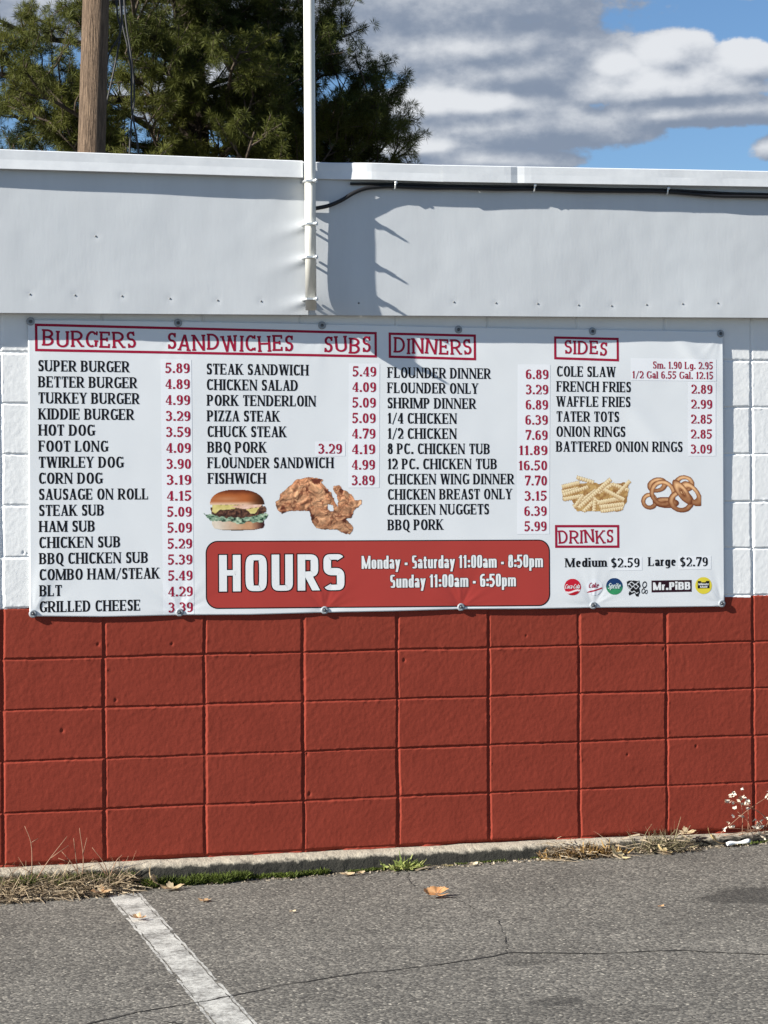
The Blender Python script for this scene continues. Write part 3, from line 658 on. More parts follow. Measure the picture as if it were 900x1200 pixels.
def patch(name, x0, x1, z0, z1, m, off, parent=None, skew=0.):
    nx, nz = max(3, int((x1-x0)/.006)), max(3, int((z1-z0)/.006))
    X, Z = np.meshgrid(np.linspace(x0, x1, nx), np.linspace(z0, z1, nz), indexing='ij'); X = X+skew*(Z-z1)
    return bchild(name, np.stack([X, Z], -1).reshape(-1, 2), grid_faces(nx, nz), m, off, parent)
MENU = [
 ('SUPER BURGER', .146, .510, 2.0432), ('BETTER BURGER', .146, .541, 1.9795), ('TURKEY BURGER', .146, .550, 1.9159), ('KIDDIE BURGER', .146, .528, 1.8522), ('HOT DOG', .146, .369, 1.7885),
 ('FOOT LONG', .146, .422, 1.7248), ('TWIRLEY DOG', .146, .484, 1.6611), ('CORN DOG', .146, .399, 1.5974), ('SAUSAGE ON ROLL', .146, .584, 1.5337), ('STEAK SUB', .146, .405, 1.4700),
 ('HAM SUB', .146, .368, 1.4063), ('CHICKEN SUB', .146, .470, 1.3426), ('BBQ CHICKEN SUB', .146, .582, 1.2789), ('COMBO HAM/STEAK', .146, .628, 1.2152), ('BLT', .146, .234, 1.1515), ('GRILLED CHEESE', .146, .549, 1.0878),
 ('STEAK SANDWICH', .826, 1.252, 2.0387), ('CHICKEN SALAD', .826, 1.207, 1.9754), ('PORK TENDERLOIN', .827, 1.283, 1.9121), ('PIZZA STEAK', .827, 1.129, 1.8489), ('CHUCK STEAK', .828, 1.157, 1.7856),
 ('BBQ PORK', .828, 1.073, 1.7223), ('FLOUNDER SANDWICH', .828, 1.357, 1.6591), ('FISHWICH', .829, 1.070, 1.5958),
 ('FLOUNDER DINNER', 1.591, 2.043, 2.0336), ('FLOUNDER ONLY', 1.590, 1.987, 1.9704), ('SHRIMP DINNER', 1.590, 1.977, 1.9072), ('1/4 CHICKEN', 1.590, 1.892, 1.8440), ('1/2 CHICKEN', 1.590, 1.891, 1.7808),
 ('8 PC. CHICKEN TUB', 1.589, 2.038, 1.7176), ('12 PC. CHICKEN TUB', 1.589, 2.069, 1.6544), ('CHICKEN WING DINNER', 1.589, 2.145, 1.5912), ('CHICKEN BREAST ONLY', 1.589, 2.135, 1.5280), ('CHICKEN NUGGETS', 1.588, 2.032, 1.4648), ('BBQ PORK', 1.588, 1.830, 1.4015),
 ('COLE SLAW', 2.340, 2.608, 2.0475), ('FRENCH FRIES', 2.339, 2.678, 1.9837), ('WAFFLE FRIES', 2.338, 2.675, 1.9200), ('TATER TOTS', 2.338, 2.623, 1.8562), ('ONION RINGS', 2.337, 2.652, 1.7924), ('BATTERED ONION RINGS', 2.336, 2.917, 1.7286)]
for s_, x0, x1, z in MENU: text('menu_line', s_, x0, x1, z, .0443, SERIF, M_BLACK, BAN)
for s_, x0, x1 in (('Medium', 2.374, 2.563), ('Large', 2.755, 2.883)): text('menu_line', s_, x0, x1, 1.238, .0385, SERIF, M_BLACK, BAN)
STICK = [  # patch rectangle, skew, rows (text, x0, x1, baseline), cap height, ink
 ((.637, .763, 1.070, 2.097), -.006, list(zip("5.89 4.89 4.99 3.29 3.59 4.09 3.90 3.19 4.15 5.09 5.09 5.29 5.39 5.49 4.29 3.39".split(), np.linspace(.656, .664, 16), np.linspace(.755, .764, 16), np.linspace(2.043, 1.0781, 16))), .0392, M_CRIM),
 ((1.424, 1.557, 1.578, 2.091), .010, list(zip("5.49 4.09 5.09 5.09 4.79 4.19 4.99 3.89".split(), np.linspace(1.44, 1.434, 8), np.linspace(1.541, 1.532, 8), np.linspace(2.0382, 1.589, 8))), .040, M_CRIM),
 ((1.278, 1.4065, 1.709, 1.769), 0, [('3.29', 1.292, 1.392, 1.719)], .040, M_CRIM),
 ((2.164, 2.310, 1.380, 2.097), .010, list(zip("6.89 3.29 6.89 6.39 7.69 11.89 16.50 7.70 3.15 6.39 5.99".split(), (2.2, 2.2, 2.199, 2.197, 2.197, 2.168, 2.166, 2.193, 2.192, 2.19, 2.19), np.linspace(2.301, 2.289, 11), np.linspace(2.0355, 1.3933, 11))), .040, M_CRIM),
 ((2.678, 3.078, 2.035, 2.130), 0, [('Sm. 1.90 Lg. 2.95', 2.781, 3.061, 2.0866), ('1/2 Gal 6.55 Gal. 12.15', 2.685, 3.061, 2.0440)], .0308, M_CRIM),
 ((2.945, 3.076, 1.711, 2.031), .006, list(zip("2.89 2.99 2.85 2.85 3.09".split(), np.linspace(2.96, 2.956, 5), np.linspace(3.058, 3.055, 5), np.linspace(1.9806, 1.722, 5))), .0385, M_CRIM),
 ((2.575, 2.726, 1.221, 1.279), 0, [('$2.59', 2.583, 2.714, 1.2345)], .0385, M_BLACK), ((2.895, 3.049, 1.221, 1.280), 0, [('$2.79', 2.903, 3.033, 1.2345)], .0385, M_BLACK)]
for (x0, x1, z0, z1), sk, rows, h, ink in STICK:
    p = patch('price_patch', x0, x1, z0, z1, M_STICK, .0004, skew=sk)
    for s_, a, b, z in rows: text('price', s_, a, b, z, h, PRICE, ink, p, .0008)
for (x0, x1, za, zb, zc, zd), words in (
    ((.1335, 1.545, 2.122, 2.232, 2.1165, 2.2225), (('BURGERS', .164, .536, 2.1400, .0655), ('SANDWICHES', .667, 1.188, 2.1350, .0655), ('SUBS', 1.320, 1.519, 2.1340, .0660))),
    ((1.596, 1.9785, 2.116, 2.2215, 2.111, 2.2195), (('DINNERS', 1.620, 1.957, 2.1335, .0650),)),
    ((2.328, 2.6235, 2.120, 2.2175, 2.115, 2.216), (('SIDES', 2.376, 2.570, 2.1405, .0585),)),
    ((2.328, 2.622, 1.321, 1.418, 1.318, 1.416), (('DRINKS', 2.344, 2.594, 1.3400, .0565),))):
    fr = frame_on_banner('heading_frame', x0, x1, za, zb, zc, zd, .0102, M_CRIM, .0004)
    for s_, a, b, z, h in words: text('heading', s_, a, b, z, h, CASUAL, M_CRIM, fr, .0004)
def rounded(x0, x1, za, zb, zc, zd, r):
    xs = np.unique(np.concatenate([x0+r-r*np.cos(np.linspace(0, math.pi/2, 9)), np.linspace(x0+r, x1-r, 260), x1-r+r*np.sin(np.linspace(0, math.pi/2, 9))]))
    k = 56; V2 = []
    for x in xs:
        e = max(0, (x0+r)-x, x-(x1-r)); c = r-math.sqrt(max(r*r-e*e, 0)); f = (x-x0)/(x1-x0)
        b, t = za+(zc-za)*f+c, zb+(zd-zb)*f-c
        V2 += [(x, b+(t-b)*q/(k-1)) for q in range(k)]
    return np.array(V2), grid_faces(len(xs), k)
V2, F = rounded(.8175, 2.3045, 1.0890, 1.3650, 1.0750, 1.3565, .050); PAN = bchild('hours_panel', V2, F, M_BLACK, .0003)
V2, F = rounded(.8225, 2.2995, 1.0935, 1.3605, 1.0795, 1.3520, .046); bchild('panel_fill', V2, F, M_PANEL, .0005, PAN)
HRS = dict(IMPACT, s=.205, t=.15, sp=.13, caps=.57); HR2 = dict(IMPACT, s=.19, t=.13, wf=.88, sp=.085)
for s_, x0, x1, z, h, st, g in (('HOURS', .873, 1.400, 1.1590, .148, HRS, .030), ('Monday - Saturday 11:00am - 8:50pm', 1.474, 2.272, 1.2430, .0535, HR2, .035), ('Sunday 11:00am - 6:50pm', 1.597, 2.150, 1.1630, .0535, HR2, .035)):
    text('lettering_outline', s_, x0, x1, z, h, st, M_BLACK, PAN, .0008, grow=g, rise=-.004)
    text('lettering', s_, x0, x1, z, h, st, M_WPRINT, PAN, .0015, rise=-.004)

# fasteners: plastic washers with a screw
M_WASH = mat('washer_plastic', (.30, .33, .36), .35, .2, 60); M_STEEL = mat('screw_steel', (.10, .105, .11), .4, metal=.6)
def lathe(prof, n=20):
    vs = []; fs = []
    for r_, y in prof: vs += [(r_*math.cos(a), y, r_*math.sin(a)) for a in np.linspace(0, 2*math.pi, n, endpoint=False)]
    for i in range(len(prof)-1): fs += [(i*n+k, i*n+(k+1) % n, (i+1)*n+(k+1) % n, (i+1)*n+k) for k in range(n)]
    vs.append((0, prof[-1][1], 0)); m = len(vs)-1; fs += [((len(prof)-1)*n+k, (len(prof)-1)*n+(k+1) % n, m) for k in range(n)]
    return vs, fs
for i, (x, z) in enumerate(FAST):
    y = float(b_y(x, z))+.01
    vs, fs = lathe([(.0165, .004), (.0165, -.002), (.0140, -.0045), (.0075, -.0045), (.0065, -.0030)]); w = mesh('washer', vs, fs, M_WASH, BAN, True, loc=(x-1.6, y-.001, z-1.06))
    vs, fs = lathe([(.006, -.002), (.0055, -.0065), (.003, -.0075)], 10); mesh('screw', vs, fs, M_STEEL, w, True)

# ---------------------------------------------------------------- printed food pictures and drink badges (flat prints on the banner)
m = bpy.data.materials.new('picture_print'); m.use_nodes = True; _p = m.node_tree.nodes['Principled BSDF']; _p.inputs['Roughness'].default_value = .5; _p.inputs['Specular IOR Level'].default_value = .2
_a = nn(m.node_tree, 'ShaderNodeAttribute', attribute_name='Col'); lk(m.node_tree, _a.outputs['Color'], _p.inputs['Base Color']); M_PIC = m
class Pic:
    """a small print: rows of ink dots over a rectangle x0..x1, z0..z1, painted in its own units (w by h, y down)"""
    def __init__(s, x0, x1, z0, z1, w, h, dot=.0019):
        s.b = (x0, x1, z0, z1); s.w, s.h = w, h; s.nx, s.ny = int((x1-x0)/dot), int((z1-z0)/dot)
        gx, gy = np.linspace(0, w, s.nx), np.linspace(h, 0, s.ny); s.X, s.Y = np.meshgrid(gx, gy, indexing='ij')
        s.C = np.zeros((s.nx, s.ny, 3)); s.A = np.zeros((s.nx, s.ny), bool)
    def paint(s, mask, col):
        c = np.asarray(col, float)
        if c.ndim == 1: s.C[mask] = [((v/255)/12.92 if v < 10.3 else ((v/255+.055)/1.055)**2.4) for v in c]
        else: c = np.clip(c[mask]/255, 0, 1); s.C[mask] = np.where(c < .04, c/12.92, ((c+.055)/1.055)**2.4)
        s.A |= mask
    def poly(s, pts, rag=0, rf=.1, seed=0):
        X = s.X + (rag*fbm(s.X*rf, s.Y*rf, 3, seed) if rag else 0); Y = s.Y + (rag*fbm(s.X*rf+40, s.Y*rf, 3, seed+3) if rag else 0)
        P = np.array(pts, float); ins = np.zeros(X.shape, bool)
        for (xa, ya), (xb, yb) in zip(P, np.roll(P, -1, 0)):
            if ya == yb: continue
            c = ((ya > Y) != (yb > Y)) & (X < (xb-xa)*(Y-ya)/(yb-ya)+xa); ins ^= c
        return ins
    def ell(s, cx, cy, rx, ry, rot=0):
        c, q = math.cos(R(rot)), math.sin(R(rot)); dx, dy = s.X-cx, s.Y-cy
        return np.hypot((dx*c+dy*q)/rx, (-dx*q+dy*c)/ry)
    def build(s, name, parent=None, off=.0004):
        x0, x1, z0, z1 = s.b; X, Z = np.meshgrid(np.linspace(x0, x1, s.nx), np.linspace(z0, z1, s.ny), indexing='ij')
        A = s.A[:-1, :-1] & s.A[1:, 1:]
        F = grid_faces(s.nx, s.ny, A); V2 = np.stack([X, Z], -1).reshape(-1, 2); V2, F, C = compact(V2, F, s.C.reshape(-1, 3))
        return bchild(name, V2, F, M_PIC, off, parent, vcol=C)
def lerp(a, b, t): a = np.array(a, float); b = np.array(b, float); return a+(b-a)*np.clip(t, 0, 1)[..., None]

# burger
p = Pic(.806, 1.088, 1.402, 1.577, 840, 490); X, Y = p.X, p.Y; X0 = X+10-10; Yo = Y+80
lett = p.poly([(15, 290), (60, 285), (130, 300), (300, 330), (560, 320), (700, 310), (790, 285), (822, 305), (805, 335), (760, 365), (700, 375), (640, 395), (560, 375), (520, 385), (430, 405), (380, 395), (290, 370), (230, 365), (140, 370), (95, 375), (60, 330)], 26, .018, 3)
g = fbm(X*.03, Y*.05, 4, 8); col = lerp((70, 105, 85), (190, 208, 180), .5+1.1*g); 
bun = p.poly([(110, 365), (760, 355), (768, 420), (748, 455), (640, 474), (430, 482), (250, 476), (140, 455), (112, 410)])
cb = lerp((222, 208, 190), (196, 148, 112), (X-200)/330); cb = cb+(np.array((60, 32, 34))-cb)*np.clip((X-600)/150, 0, 1)[..., None]**1.2; cb = cb*(1-.75*sstep(462, 480, Y)[..., None]); p.paint(bun, cb+10*fbm(X*.03, Y*.03, 2, 4)[..., None])
p.paint(p.poly([(120, 180), (740, 180), (770, 300), (700, 380), (150, 370), (110, 300)]), (92, 66, 50)); p.paint(lett, col); p.paint(lett & (g < -.28), (40, 58, 48))
patty = p.poly([(92, 215), (118, 212), (128, 285), (170, 290), (212, 245), (530, 245), (600, 290), (690, 270), (722, 210), (778, 204), (794, 240), (790, 270), (700, 302), (620, 312), (500, 338), (400, 326), (200, 320), (105, 285)], 10, .03, 5)
gp = fbm(X*.05, Y*.06, 4, 12); p.paint(patty, lerp((45, 28, 26), (132, 92, 72), .42+.9*gp))
ch = p.poly([(120, 185), (430, 188), (400, 235), (215, 245), (160, 285), (120, 265)], 6, .03, 2) | p.poly([(540, 240), (640, 225), (705, 215), (650, 285), (595, 285)], 5, .03, 3)
p.paint(ch, lerp((226, 212, 140), (202, 186, 112), .5+.8*fbm(X*.02, Y*.02, 2, 3)))
p.paint(p.poly([(330, 205), (440, 190), (740, 184), (715, 215), (600, 226), (540, 240), (430, 222)], 4, .03, 4), lerp((240, 205, 188), (215, 170, 140), .5+.8*fbm(X*.02, Y*.05, 2, 7)))
t = np.clip((Y-12)/173, 0, 1); top = (np.abs(X-428)/340)**2.4+((185-Y)/174).clip(0)**2.2 < 1; top &= Y < 186
ct = lerp((96, 42, 22), (176, 98, 52), sstep(0, .45, t)+.12*fbm(X*.02, Y*.02, 2, 1)); ct = ct+(np.array((205, 150, 112))-ct)*(np.exp(-((X-290)/170)**2-((t-.62)/.16)**2)*.6)[..., None]
ct = ct+(np.array((226, 190, 162))-ct)*(sstep(.72, .98, t)*sstep(760, 520, X))[..., None]; ct = ct*(1-.62*sstep(520, 770, X)[..., None]); p.paint(top, ct)
p.build('burger_picture')
# fried chicken
p = Pic(1.106, 1.503, 1.377, 1.635, 900, 600, .0017); X, Y = p.X, p.Y; o_ = -45
out = [(5, 300), (40, 290), (55, 235), (130, 170), (215, 95), (330, 72), (400, 80), (465, 95), (450, 130), (520, 195), (550, 230), (575, 290), (612, 360), (600, 260), (560, 195), (570, 155), (620, 152), (665, 195), (740, 240), (775, 295), (840, 290), (835, 340), (770, 385), (740, 460), (690, 480), (755, 545), (755, 590), (715, 625), (660, 615), (600, 580), (470, 575), (400, 560), (360, 515), (330, 400), (235, 395), (110, 400), (70, 425), (20, 385)]
ms = p.poly([(x, y+o_) for x, y in out], 8, .05, 6)
hole = p.poly([(x, y+o_) for x, y in [(508, 335), (560, 345), (562, 395), (535, 400), (508, 370)]], 8, .03, 1)
wx = X+40*fbm(X*.012, Y*.012, 3, 2); wy = Y+40*fbm(X*.012+7, Y*.012, 3, 3)
g = fbm(wx*.016, wy*.022, 4, 9); rg = np.abs(fbm(wx*.010, wy*.016, 3, 17)); hi = fbm(X*.07, Y*.07, 2, 30)
c = lerp((156, 102, 72), (218, 168, 128), .52+.75*g+.18*hi); c = c+(np.array((96, 52, 36))-c)*np.clip(1-rg/.09, 0, 1)[..., None]*.75
c = c+(np.array((92, 48, 34))-c)*(sstep(.35, .7, fbm(wx*.012, wy*.012, 2, 44)))[..., None]
em = fbm((wx+9)*.02, (wy+12)*.024, 4, 9)-fbm(wx*.02, wy*.024, 4, 9)
c = c*(1+.75*np.clip(em, -.35, .35)[..., None])*(1.08-.22*np.clip((Y-60)/520, 0, 1)[..., None])
p.paint(ms & ~hole, c); p.paint(p.poly([(x, y+o_) for x, y in [(350, 85), (465, 95), (430, 140), (400, 112), (380, 150)]], 10, .03, 2), (110, 55, 42)); p.A &= ~hole
edge = p.A & ~(np.roll(p.A, 1, 0) & np.roll(p.A, -1, 0) & np.roll(p.A, 1, 1) & np.roll(p.A, -1, 1)); p.C[edge] *= .5
p.build('chicken_picture')
# crinkle fries
p = Pic(2.345, 2.690, 1.463, 1.635, 460, 230, .0015); X, Y = p.X, p.Y
pp = p.poly([(20, 60), (430, 50), (420, 160), (380, 215), (110, 215), (80, 150), (25, 150)], 8, .04, 3); p.paint(pp, lerp((150, 108, 62), (206, 172, 112), .5+fbm(X*.05, Y*.05, 3, 2)))
FR = [(20, 75, 130, 50, 26), (110, 20, 215, 50, 24), (20, 105, 120, 85, 26), (30, 145, 150, 125, 26), (25, 120, 180, 75, 24), (330, 60, 430, 95, 24), (360, 115, 438, 40, 24), (90, 190, 230, 95, 30), (200, 130, 290, 205, 26), (95, 190, 150, 120, 22), (240, 110, 330, 60, 24),
      (250, 190, 400, 175, 30), (245, 165, 385, 140, 28), (150, 215, 210, 160, 26), (215, 215, 220, 150, 26), (265, 85, 400, 150, 26), (120, 195, 320, 30, 27), (255, 215, 395, 195, 24)]
for i, (xa, ya, xb, yb, w) in enumerate(FR):
    L = math.hypot(xb-xa, yb-ya); ux, uy = (xb-xa)/L, (yb-ya)/L; u = (X-xa)*ux+(Y-ya)*uy; v = -(X-xa)*uy+(Y-ya)*ux
    v2 = v+2.2*np.sin(u*.42); msk = (u > 0) & (u < L) & (np.abs(v2) < w*.5)
    cc = lerp((242, 226, 186), (188, 150, 102), np.clip(v2/w+.5, 0, 1)**1.6*.9+.20*np.sin(u*.42)*(i % 3 != 0)+.1*fbm(X*.08, Y*.08, 2, i)); p.paint(msk & (np.abs(v2) > w*.42), (150, 100, 52)); p.paint(msk & (np.abs(v2) <= w*.42), cc)
p.A &= Y < 222
p.build('fries_picture')
# onion rings
p = Pic(2.722, 3.004, 1.462, 1.633, 364, 241, .0014); X, Y = p.X, p.Y
for i, (cx_, cy_, rx, ry, rot, w, dk) in enumerate([(100, 66, 62, 46, -15, 26, .12), (262, 58, 62, 52, 8, 26, .1), (150, 172, 80, 34, 4, 30, .4), (52, 164, 50, 52, 0, 26, .0), (132, 116, 78, 84, -30, 27, .1), (242, 166, 78, 68, 12, 30, .05), (306, 120, 46, 92, -38, 26, .0), (250, 110, 34, 92, -36, 26, .05)]):
    d = p.ell(cx_, cy_, rx, ry, rot); rr = w/min(rx, ry); ms = (d < 1.0+.03*fbm(X*.05, Y*.05, 2, i)) & (d > 1-rr)
    q = (d-(1-rr))/rr; lt = np.clip(np.sin(np.clip(q*1.05+.02, 0, 1)*math.pi), 0, 1)**1.1*(.85-.35*dk)*(.75+.35*np.sin(np.arctan2(Y-cy_, X-cx_)*-1))+.16*(1-Y/230)-.25*dk+.12*fbm(X*.06, Y*.06, 3, i+9); p.paint(ms, lerp((112, 62, 36), (240, 192, 142), lt))
p.build('onion_rings_picture')

# drink badges
def badge(x0, x1, z0, z1, fn, dot=.0011):
    p = Pic(x0, x1, z0, z1, 100, 100*(z1-z0)/(x1-x0), dot); fn(p); return p.build('drink_badge')
def b1(p):
    d = p.ell(50, 46, 49, 46); p.paint(d < 1, (196, 30, 52)); p.paint((d < .98) & (np.abs(p.Y-70-6*np.sin(p.X*.06)) < 5), (236, 228, 230)); p.paint((d < .98) & (p.Y > 76+6*np.sin(p.X*.06)), (178, 22, 40))
def b2(p):
    d = p.ell(50, 46, 49, 46); p.paint(d < 1, (226, 230, 236)); p.paint((np.abs(p.Y-66+(p.X-50)*.18-9*((p.X-30)/50)**2*np.sign(30-p.X)*.4) < 4.5*sstep(0, 25, p.X)) & (p.X > 4) & (p.X < 97), (170, 30, 58))
def b3(p):
    d = p.ell(50, 46, 49, 46); c = lerp((28, 58, 104), (52, 138, 92), sstep(28, 66, p.Y+10*fbm(p.X*.05, p.Y*.05, 2, 2))); p.paint(d < 1, c)
def b4(p):
    X, Y = p.X, p.Y
    p.paint(p.poly([(2, 8), (20, 3), (62, 5), (66, 30), (58, 40), (40, 42), (14, 38), (5, 26)], 3, .08, 2), (34, 34, 36)); p.paint(p.poly([(26, 36), (60, 34), (64, 56), (54, 72), (44, 70), (40, 56), (14, 66), (10, 56)], 3, .08, 5), (28, 28, 30))
    for cx_, cy_, rx, ry, w in ((84, 22, 11, 15, .42), (78, 48, 9, 12, .45), (92, 52, 6, 10, .5)):
        d = p.ell(cx_, cy_, rx, ry, 15); p.paint((d < 1) & (d > 1-w), (40, 40, 42))
    for k in range(3):
        yy_ = 15+9*k+5*np.sin(X*(.19+.03*k)+k*1.4); p.paint((np.abs(Y-yy_) < 1.9) & (X > 9) & (X < 58), (216, 220, 224))
    p.paint((np.abs(Y-52-.25*(X-40)-3*np.sin(X*.3)) < 2) & (X > 18) & (X < 56), (216, 220, 224))
def b5(p): p.paint((p.X >= 0), (48, 20, 34)); p.paint((p.X > 2) & (p.X < 98) & (p.Y > 2) & (p.Y < 24), (40, 16, 28))
def b6(p):
    d = p.ell(50, 46, 49, 46); p.paint(d < 1, (222, 206, 66)); p.paint(p.poly([(16, 22), (34, 22), (40, 29), (60, 29), (66, 22), (86, 22), (86, 62), (16, 62)]), (22, 22, 20))
bz = (1.113, 1.189)
def word(s, x0, x1, z, h, m, par, st=SCRIPT): text('badge_lettering', s, x0, x1, z, h, st, m, par, .0008)
q = badge(2.3674, 2.4454, 1.1175, 1.1895, b1); word('Coca-Cola', 2.370, 2.437, 1.147, .019, M_WPRINT, q)
q = badge(2.4664, 2.5449, 1.1165, 1.188, b2); word('Coke', 2.477, 2.522, 1.149, .022, M_CRIM, q)
M_PALE = mat('pale_print', (.62, .72, .70), .5)
q = badge(2.5582, 2.6371, 1.115, 1.19, b3); word('Sprite', 2.566, 2.622, 1.144, .024, M_PALE, q)
badge(2.6504, 2.7535, 1.106, 1.181, b4)
q = badge(2.7691, 2.9567, 1.125, 1.176, b5, .0016); word('Mr.PiBB', 2.776, 2.950, 1.1345, .033, M_WPRINT, q, dict(IMPACT, s=.26, t=.16, wf=1.1, sp=.1))
q = badge(2.9724, 3.0533, 1.112, 1.188, b6); word('Minute', 2.989, 3.038, 1.1525, .0095, M_WPRINT, q, dict(IMPACT, s=.2, t=.14)); word('Maid', 2.997, 3.030, 1.1415, .0085, M_WPRINT, q, dict(IMPACT, s=.2, t=.14))

# ---------------------------------------------------------------- conduit with straps, cable and clips
M_PIPE = mat('conduit_paint', (.76, .75, .69), .38, .10, 14, .1, 60, .001, spec=.5, stretch=(1, 1, .2)); M_ZINC = mat('strap_zinc', (.66, .68, .69), .32, metal=.55)
M_DARK = mat('conduit_mouth', (.03, .03, .03), .8)
PX, PY = 1.2415, FY-.041
CON = thing('conduit', 'tall white painted conduit pipe strapped upright to the metal fascia', 'pipe', (PX, PY, 2.30))
n = 24; vs, fs = [], []
prof = [(.019, .004), (.0225, 0), (.0225, .45), (.0225, 1.2), (.0225, 2.2), (.0225, 3.3), (.0225, 3.9)]
for r_, z in prof: vs += [(r_*math.cos(a)-.0012*z, r_*math.sin(a), z) for a in np.linspace(0, 2*math.pi, n, endpoint=False)]
for i in range(len(prof)-1): fs += [(i*n+k, i*n+(k+1) % n, (i+1)*n+(k+1) % n, (i+1)*n+k) for k in range(n)]
fs.append(tuple((len(prof)-1)*n+k for k in range(n)))
mesh('pipe', vs, fs, M_PIPE, CON, True)
mesh('pipe_mouth', [(.019*math.cos(a), .019*math.sin(a), .006) for a in np.linspace(0, 2*math.pi, 16, endpoint=False)], [tuple(range(16))], M_DARK, CON)
mb = MB(); mb.tube([(-.0047, 0, 3.86), (-.0047, 0, 3.98), (-.0047, -.03, 4.06), (-.0047, -.10, 4.08), (-.0047, -.14, 4.02)], [.026, .03, .034, .036, .03], 14); mb.build('weather_head', M_ZINC, CON, True)
for zk in STRAPZ:
    z = zk-2.30; mb = MB(); pts = []
    for a in np.linspace(-20, 200, 15): pts.append((.0258*math.cos(R(a)), -.0258*math.sin(R(a)), z))
    pts = [(.0262, .036, z)] + pts + [(-.0262, .036, z)]
    mb.tube(pts, .0052, 8)
    st = mb.build('strap', M_ZINC, CON, True)
    mb = MB(); mb.box(-.026, .020, -.0318, -.0268, z-.0035, z+.0035); mb.build('clamp_bar', M_ZINC, st)
    mb = MB(); mb.tube([(.012, -.022, z), (.012, -.040, z), (.012, -.052, z)], [.0062, .0058, .004], 10); mb.build('bolt', M_ZINC, st, True)
    mb = MB(); mb.tube([(.012, -.030, z+.0002), (.012, -.0385, z+.0002)], .0095, 6); mb.build('nut', M_ZINC, st)
M_CABLE = mat('cable_rubber', (.016, .016, .018), .5, spec=.35)
P = spline([(1.236, FY-.011, 2.713), (1.262, FY-.012, 2.716), (1.322, FY-.016, 2.729), (1.376, FY-.02, 2.752), (1.431, FY-.022, 2.785), (1.486, FY-.020, 2.806), (1.559, FY-.018, 2.816), (1.606, FY-.018, 2.818), (1.75, FY-.019, 2.8175), (1.892, FY-.02, 2.822), (2.05, FY-.02, 2.823), (2.216, FY-.018, 2.829), (2.40, FY-.02, 2.829), (2.62, FY-.02, 2.834), (2.822, FY-.018, 2.838), (3.052, FY-.022, 2.829), (3.295, FY-.022, 2.833), (4.2, FY-.02, 2.84), (5.5, FY-.02, 2.86), (BX1, FY-.02, 2.90)], 9)
mb = MB(); mb.tube(P, .0082, 10); o = mb.build('cable', M_CABLE, None, True); tag(o, 'thick black cable curving out of the conduit and running along the fascia', 'cable')
P2 = spline([(1.42, FY-.008, 2.824), (1.60, FY-.012, 2.829), (1.9, FY-.014, 2.831), (2.2, FY-.014, 2.838), (2.55, FY-.013, 2.842), (2.822, FY-.014, 2.847), (3.1, FY-.016, 2.843), (3.3, FY-.016, 2.845), (4.2, FY-.016, 2.852), (BX1, FY-.014, 2.91)], 9)
mb = MB(); mb.tube(P2, .0055, 8); o = mb.build('cable', M_CABLE, None, True); tag(o, 'thinner black cable tucked under the coping above the thick one', 'cable')
for (x, z), lb in zip(((1.606, 2.822), (2.216, 2.833), (2.822, 2.842)), ('small metal clip on the cable nearest the conduit', 'small metal clip on the cable above the sides heading', 'small metal clip on the cable toward its sagging right end')):
    t = thing('cable_clip', lb, 'clip', (x, FY-.018, z), 'clips holding the cable to the fascia')
    mb = MB(); mb.tube([(0, .012, .012), (0, -.009, .013), (0, -.013, .002), (0, -.010, -.012), (0, .010, -.015)], .0035, 6); mb.build('loop', M_ZINC, t, True)
    vs, fs = lathe([(.007, 0), (.006, -.005), (.002, -.006)], 10); mesh('clip_screw', vs, fs, M_ZINC, t, True, loc=(.002, -.014, .010))

# ---------------------------------------------------------------- behind the roof: utility pole with hanging cables, pine
def far(px, dist): return CAM + FWD*dist + RGT*((px-450)/2632.2*dist)
M_WOOD = mat('pole_wood', (.22, .155, .105), .9, .45, 26, 1., 40, .03, spec=.2, stretch=(3, 3, .16), detail=7, col2=(.055, .038, .028))
up = far(88, 22.0); ld = RGT*.036
UT = thing('utility_pole', 'weathered brown wooden utility pole standing behind the roof', 'utility pole', (up[0], up[1], 0))
n = 28; vs = []; fs = []; zs = np.linspace(-.2, 10.5, 90)
for z in zs:
    rr = .152-.0035*z
    vs += [((rr+.004*float(vnoise(k*1.3, z*.9, 3)))*math.cos(2*math.pi*k/n)+ld[0]*z, (rr+.004*float(vnoise(k*1.3, z*.9, 3)))*math.sin(2*math.pi*k/n)+ld[1]*z, z) for k in range(n)]
for i in range(len(zs)-1): fs += [(i*n+k, i*n+(k+1) % n, (i+1)*n+(k+1) % n, (i+1)*n+k) for k in range(n)]
fs.append(tuple((len(zs)-1)*n+k for k in range(n))); mesh('pole', vs, fs, M_WOOD, UT, True)
mb = MB(); c = ld*9.8; d = FWD*.06-RGT*0
mb.box(-1.1, 1.1, -.05, .05, 9.6, 9.72); mb.v = [(x+c[0], y+c[1]-.2, z) for x, y, z in mb.v]; arm = mb.build('crossarm', M_WOOD, UT)
for kx in (-.95, -.45, .45, .95):
    vs, fs = lathe([(.03, 0), (.045, .03), (.03, .05), (.045, .08), (.02, .11)], 12); vs = [(x+kx+c[0], z_+c[1]-.2, y+9.72) for x, y, z_ in vs]; mesh('insulator', vs, fs, M_DARK, arm, True)
M_WIRE = mat('wire_black', (.02, .02, .022), .6)
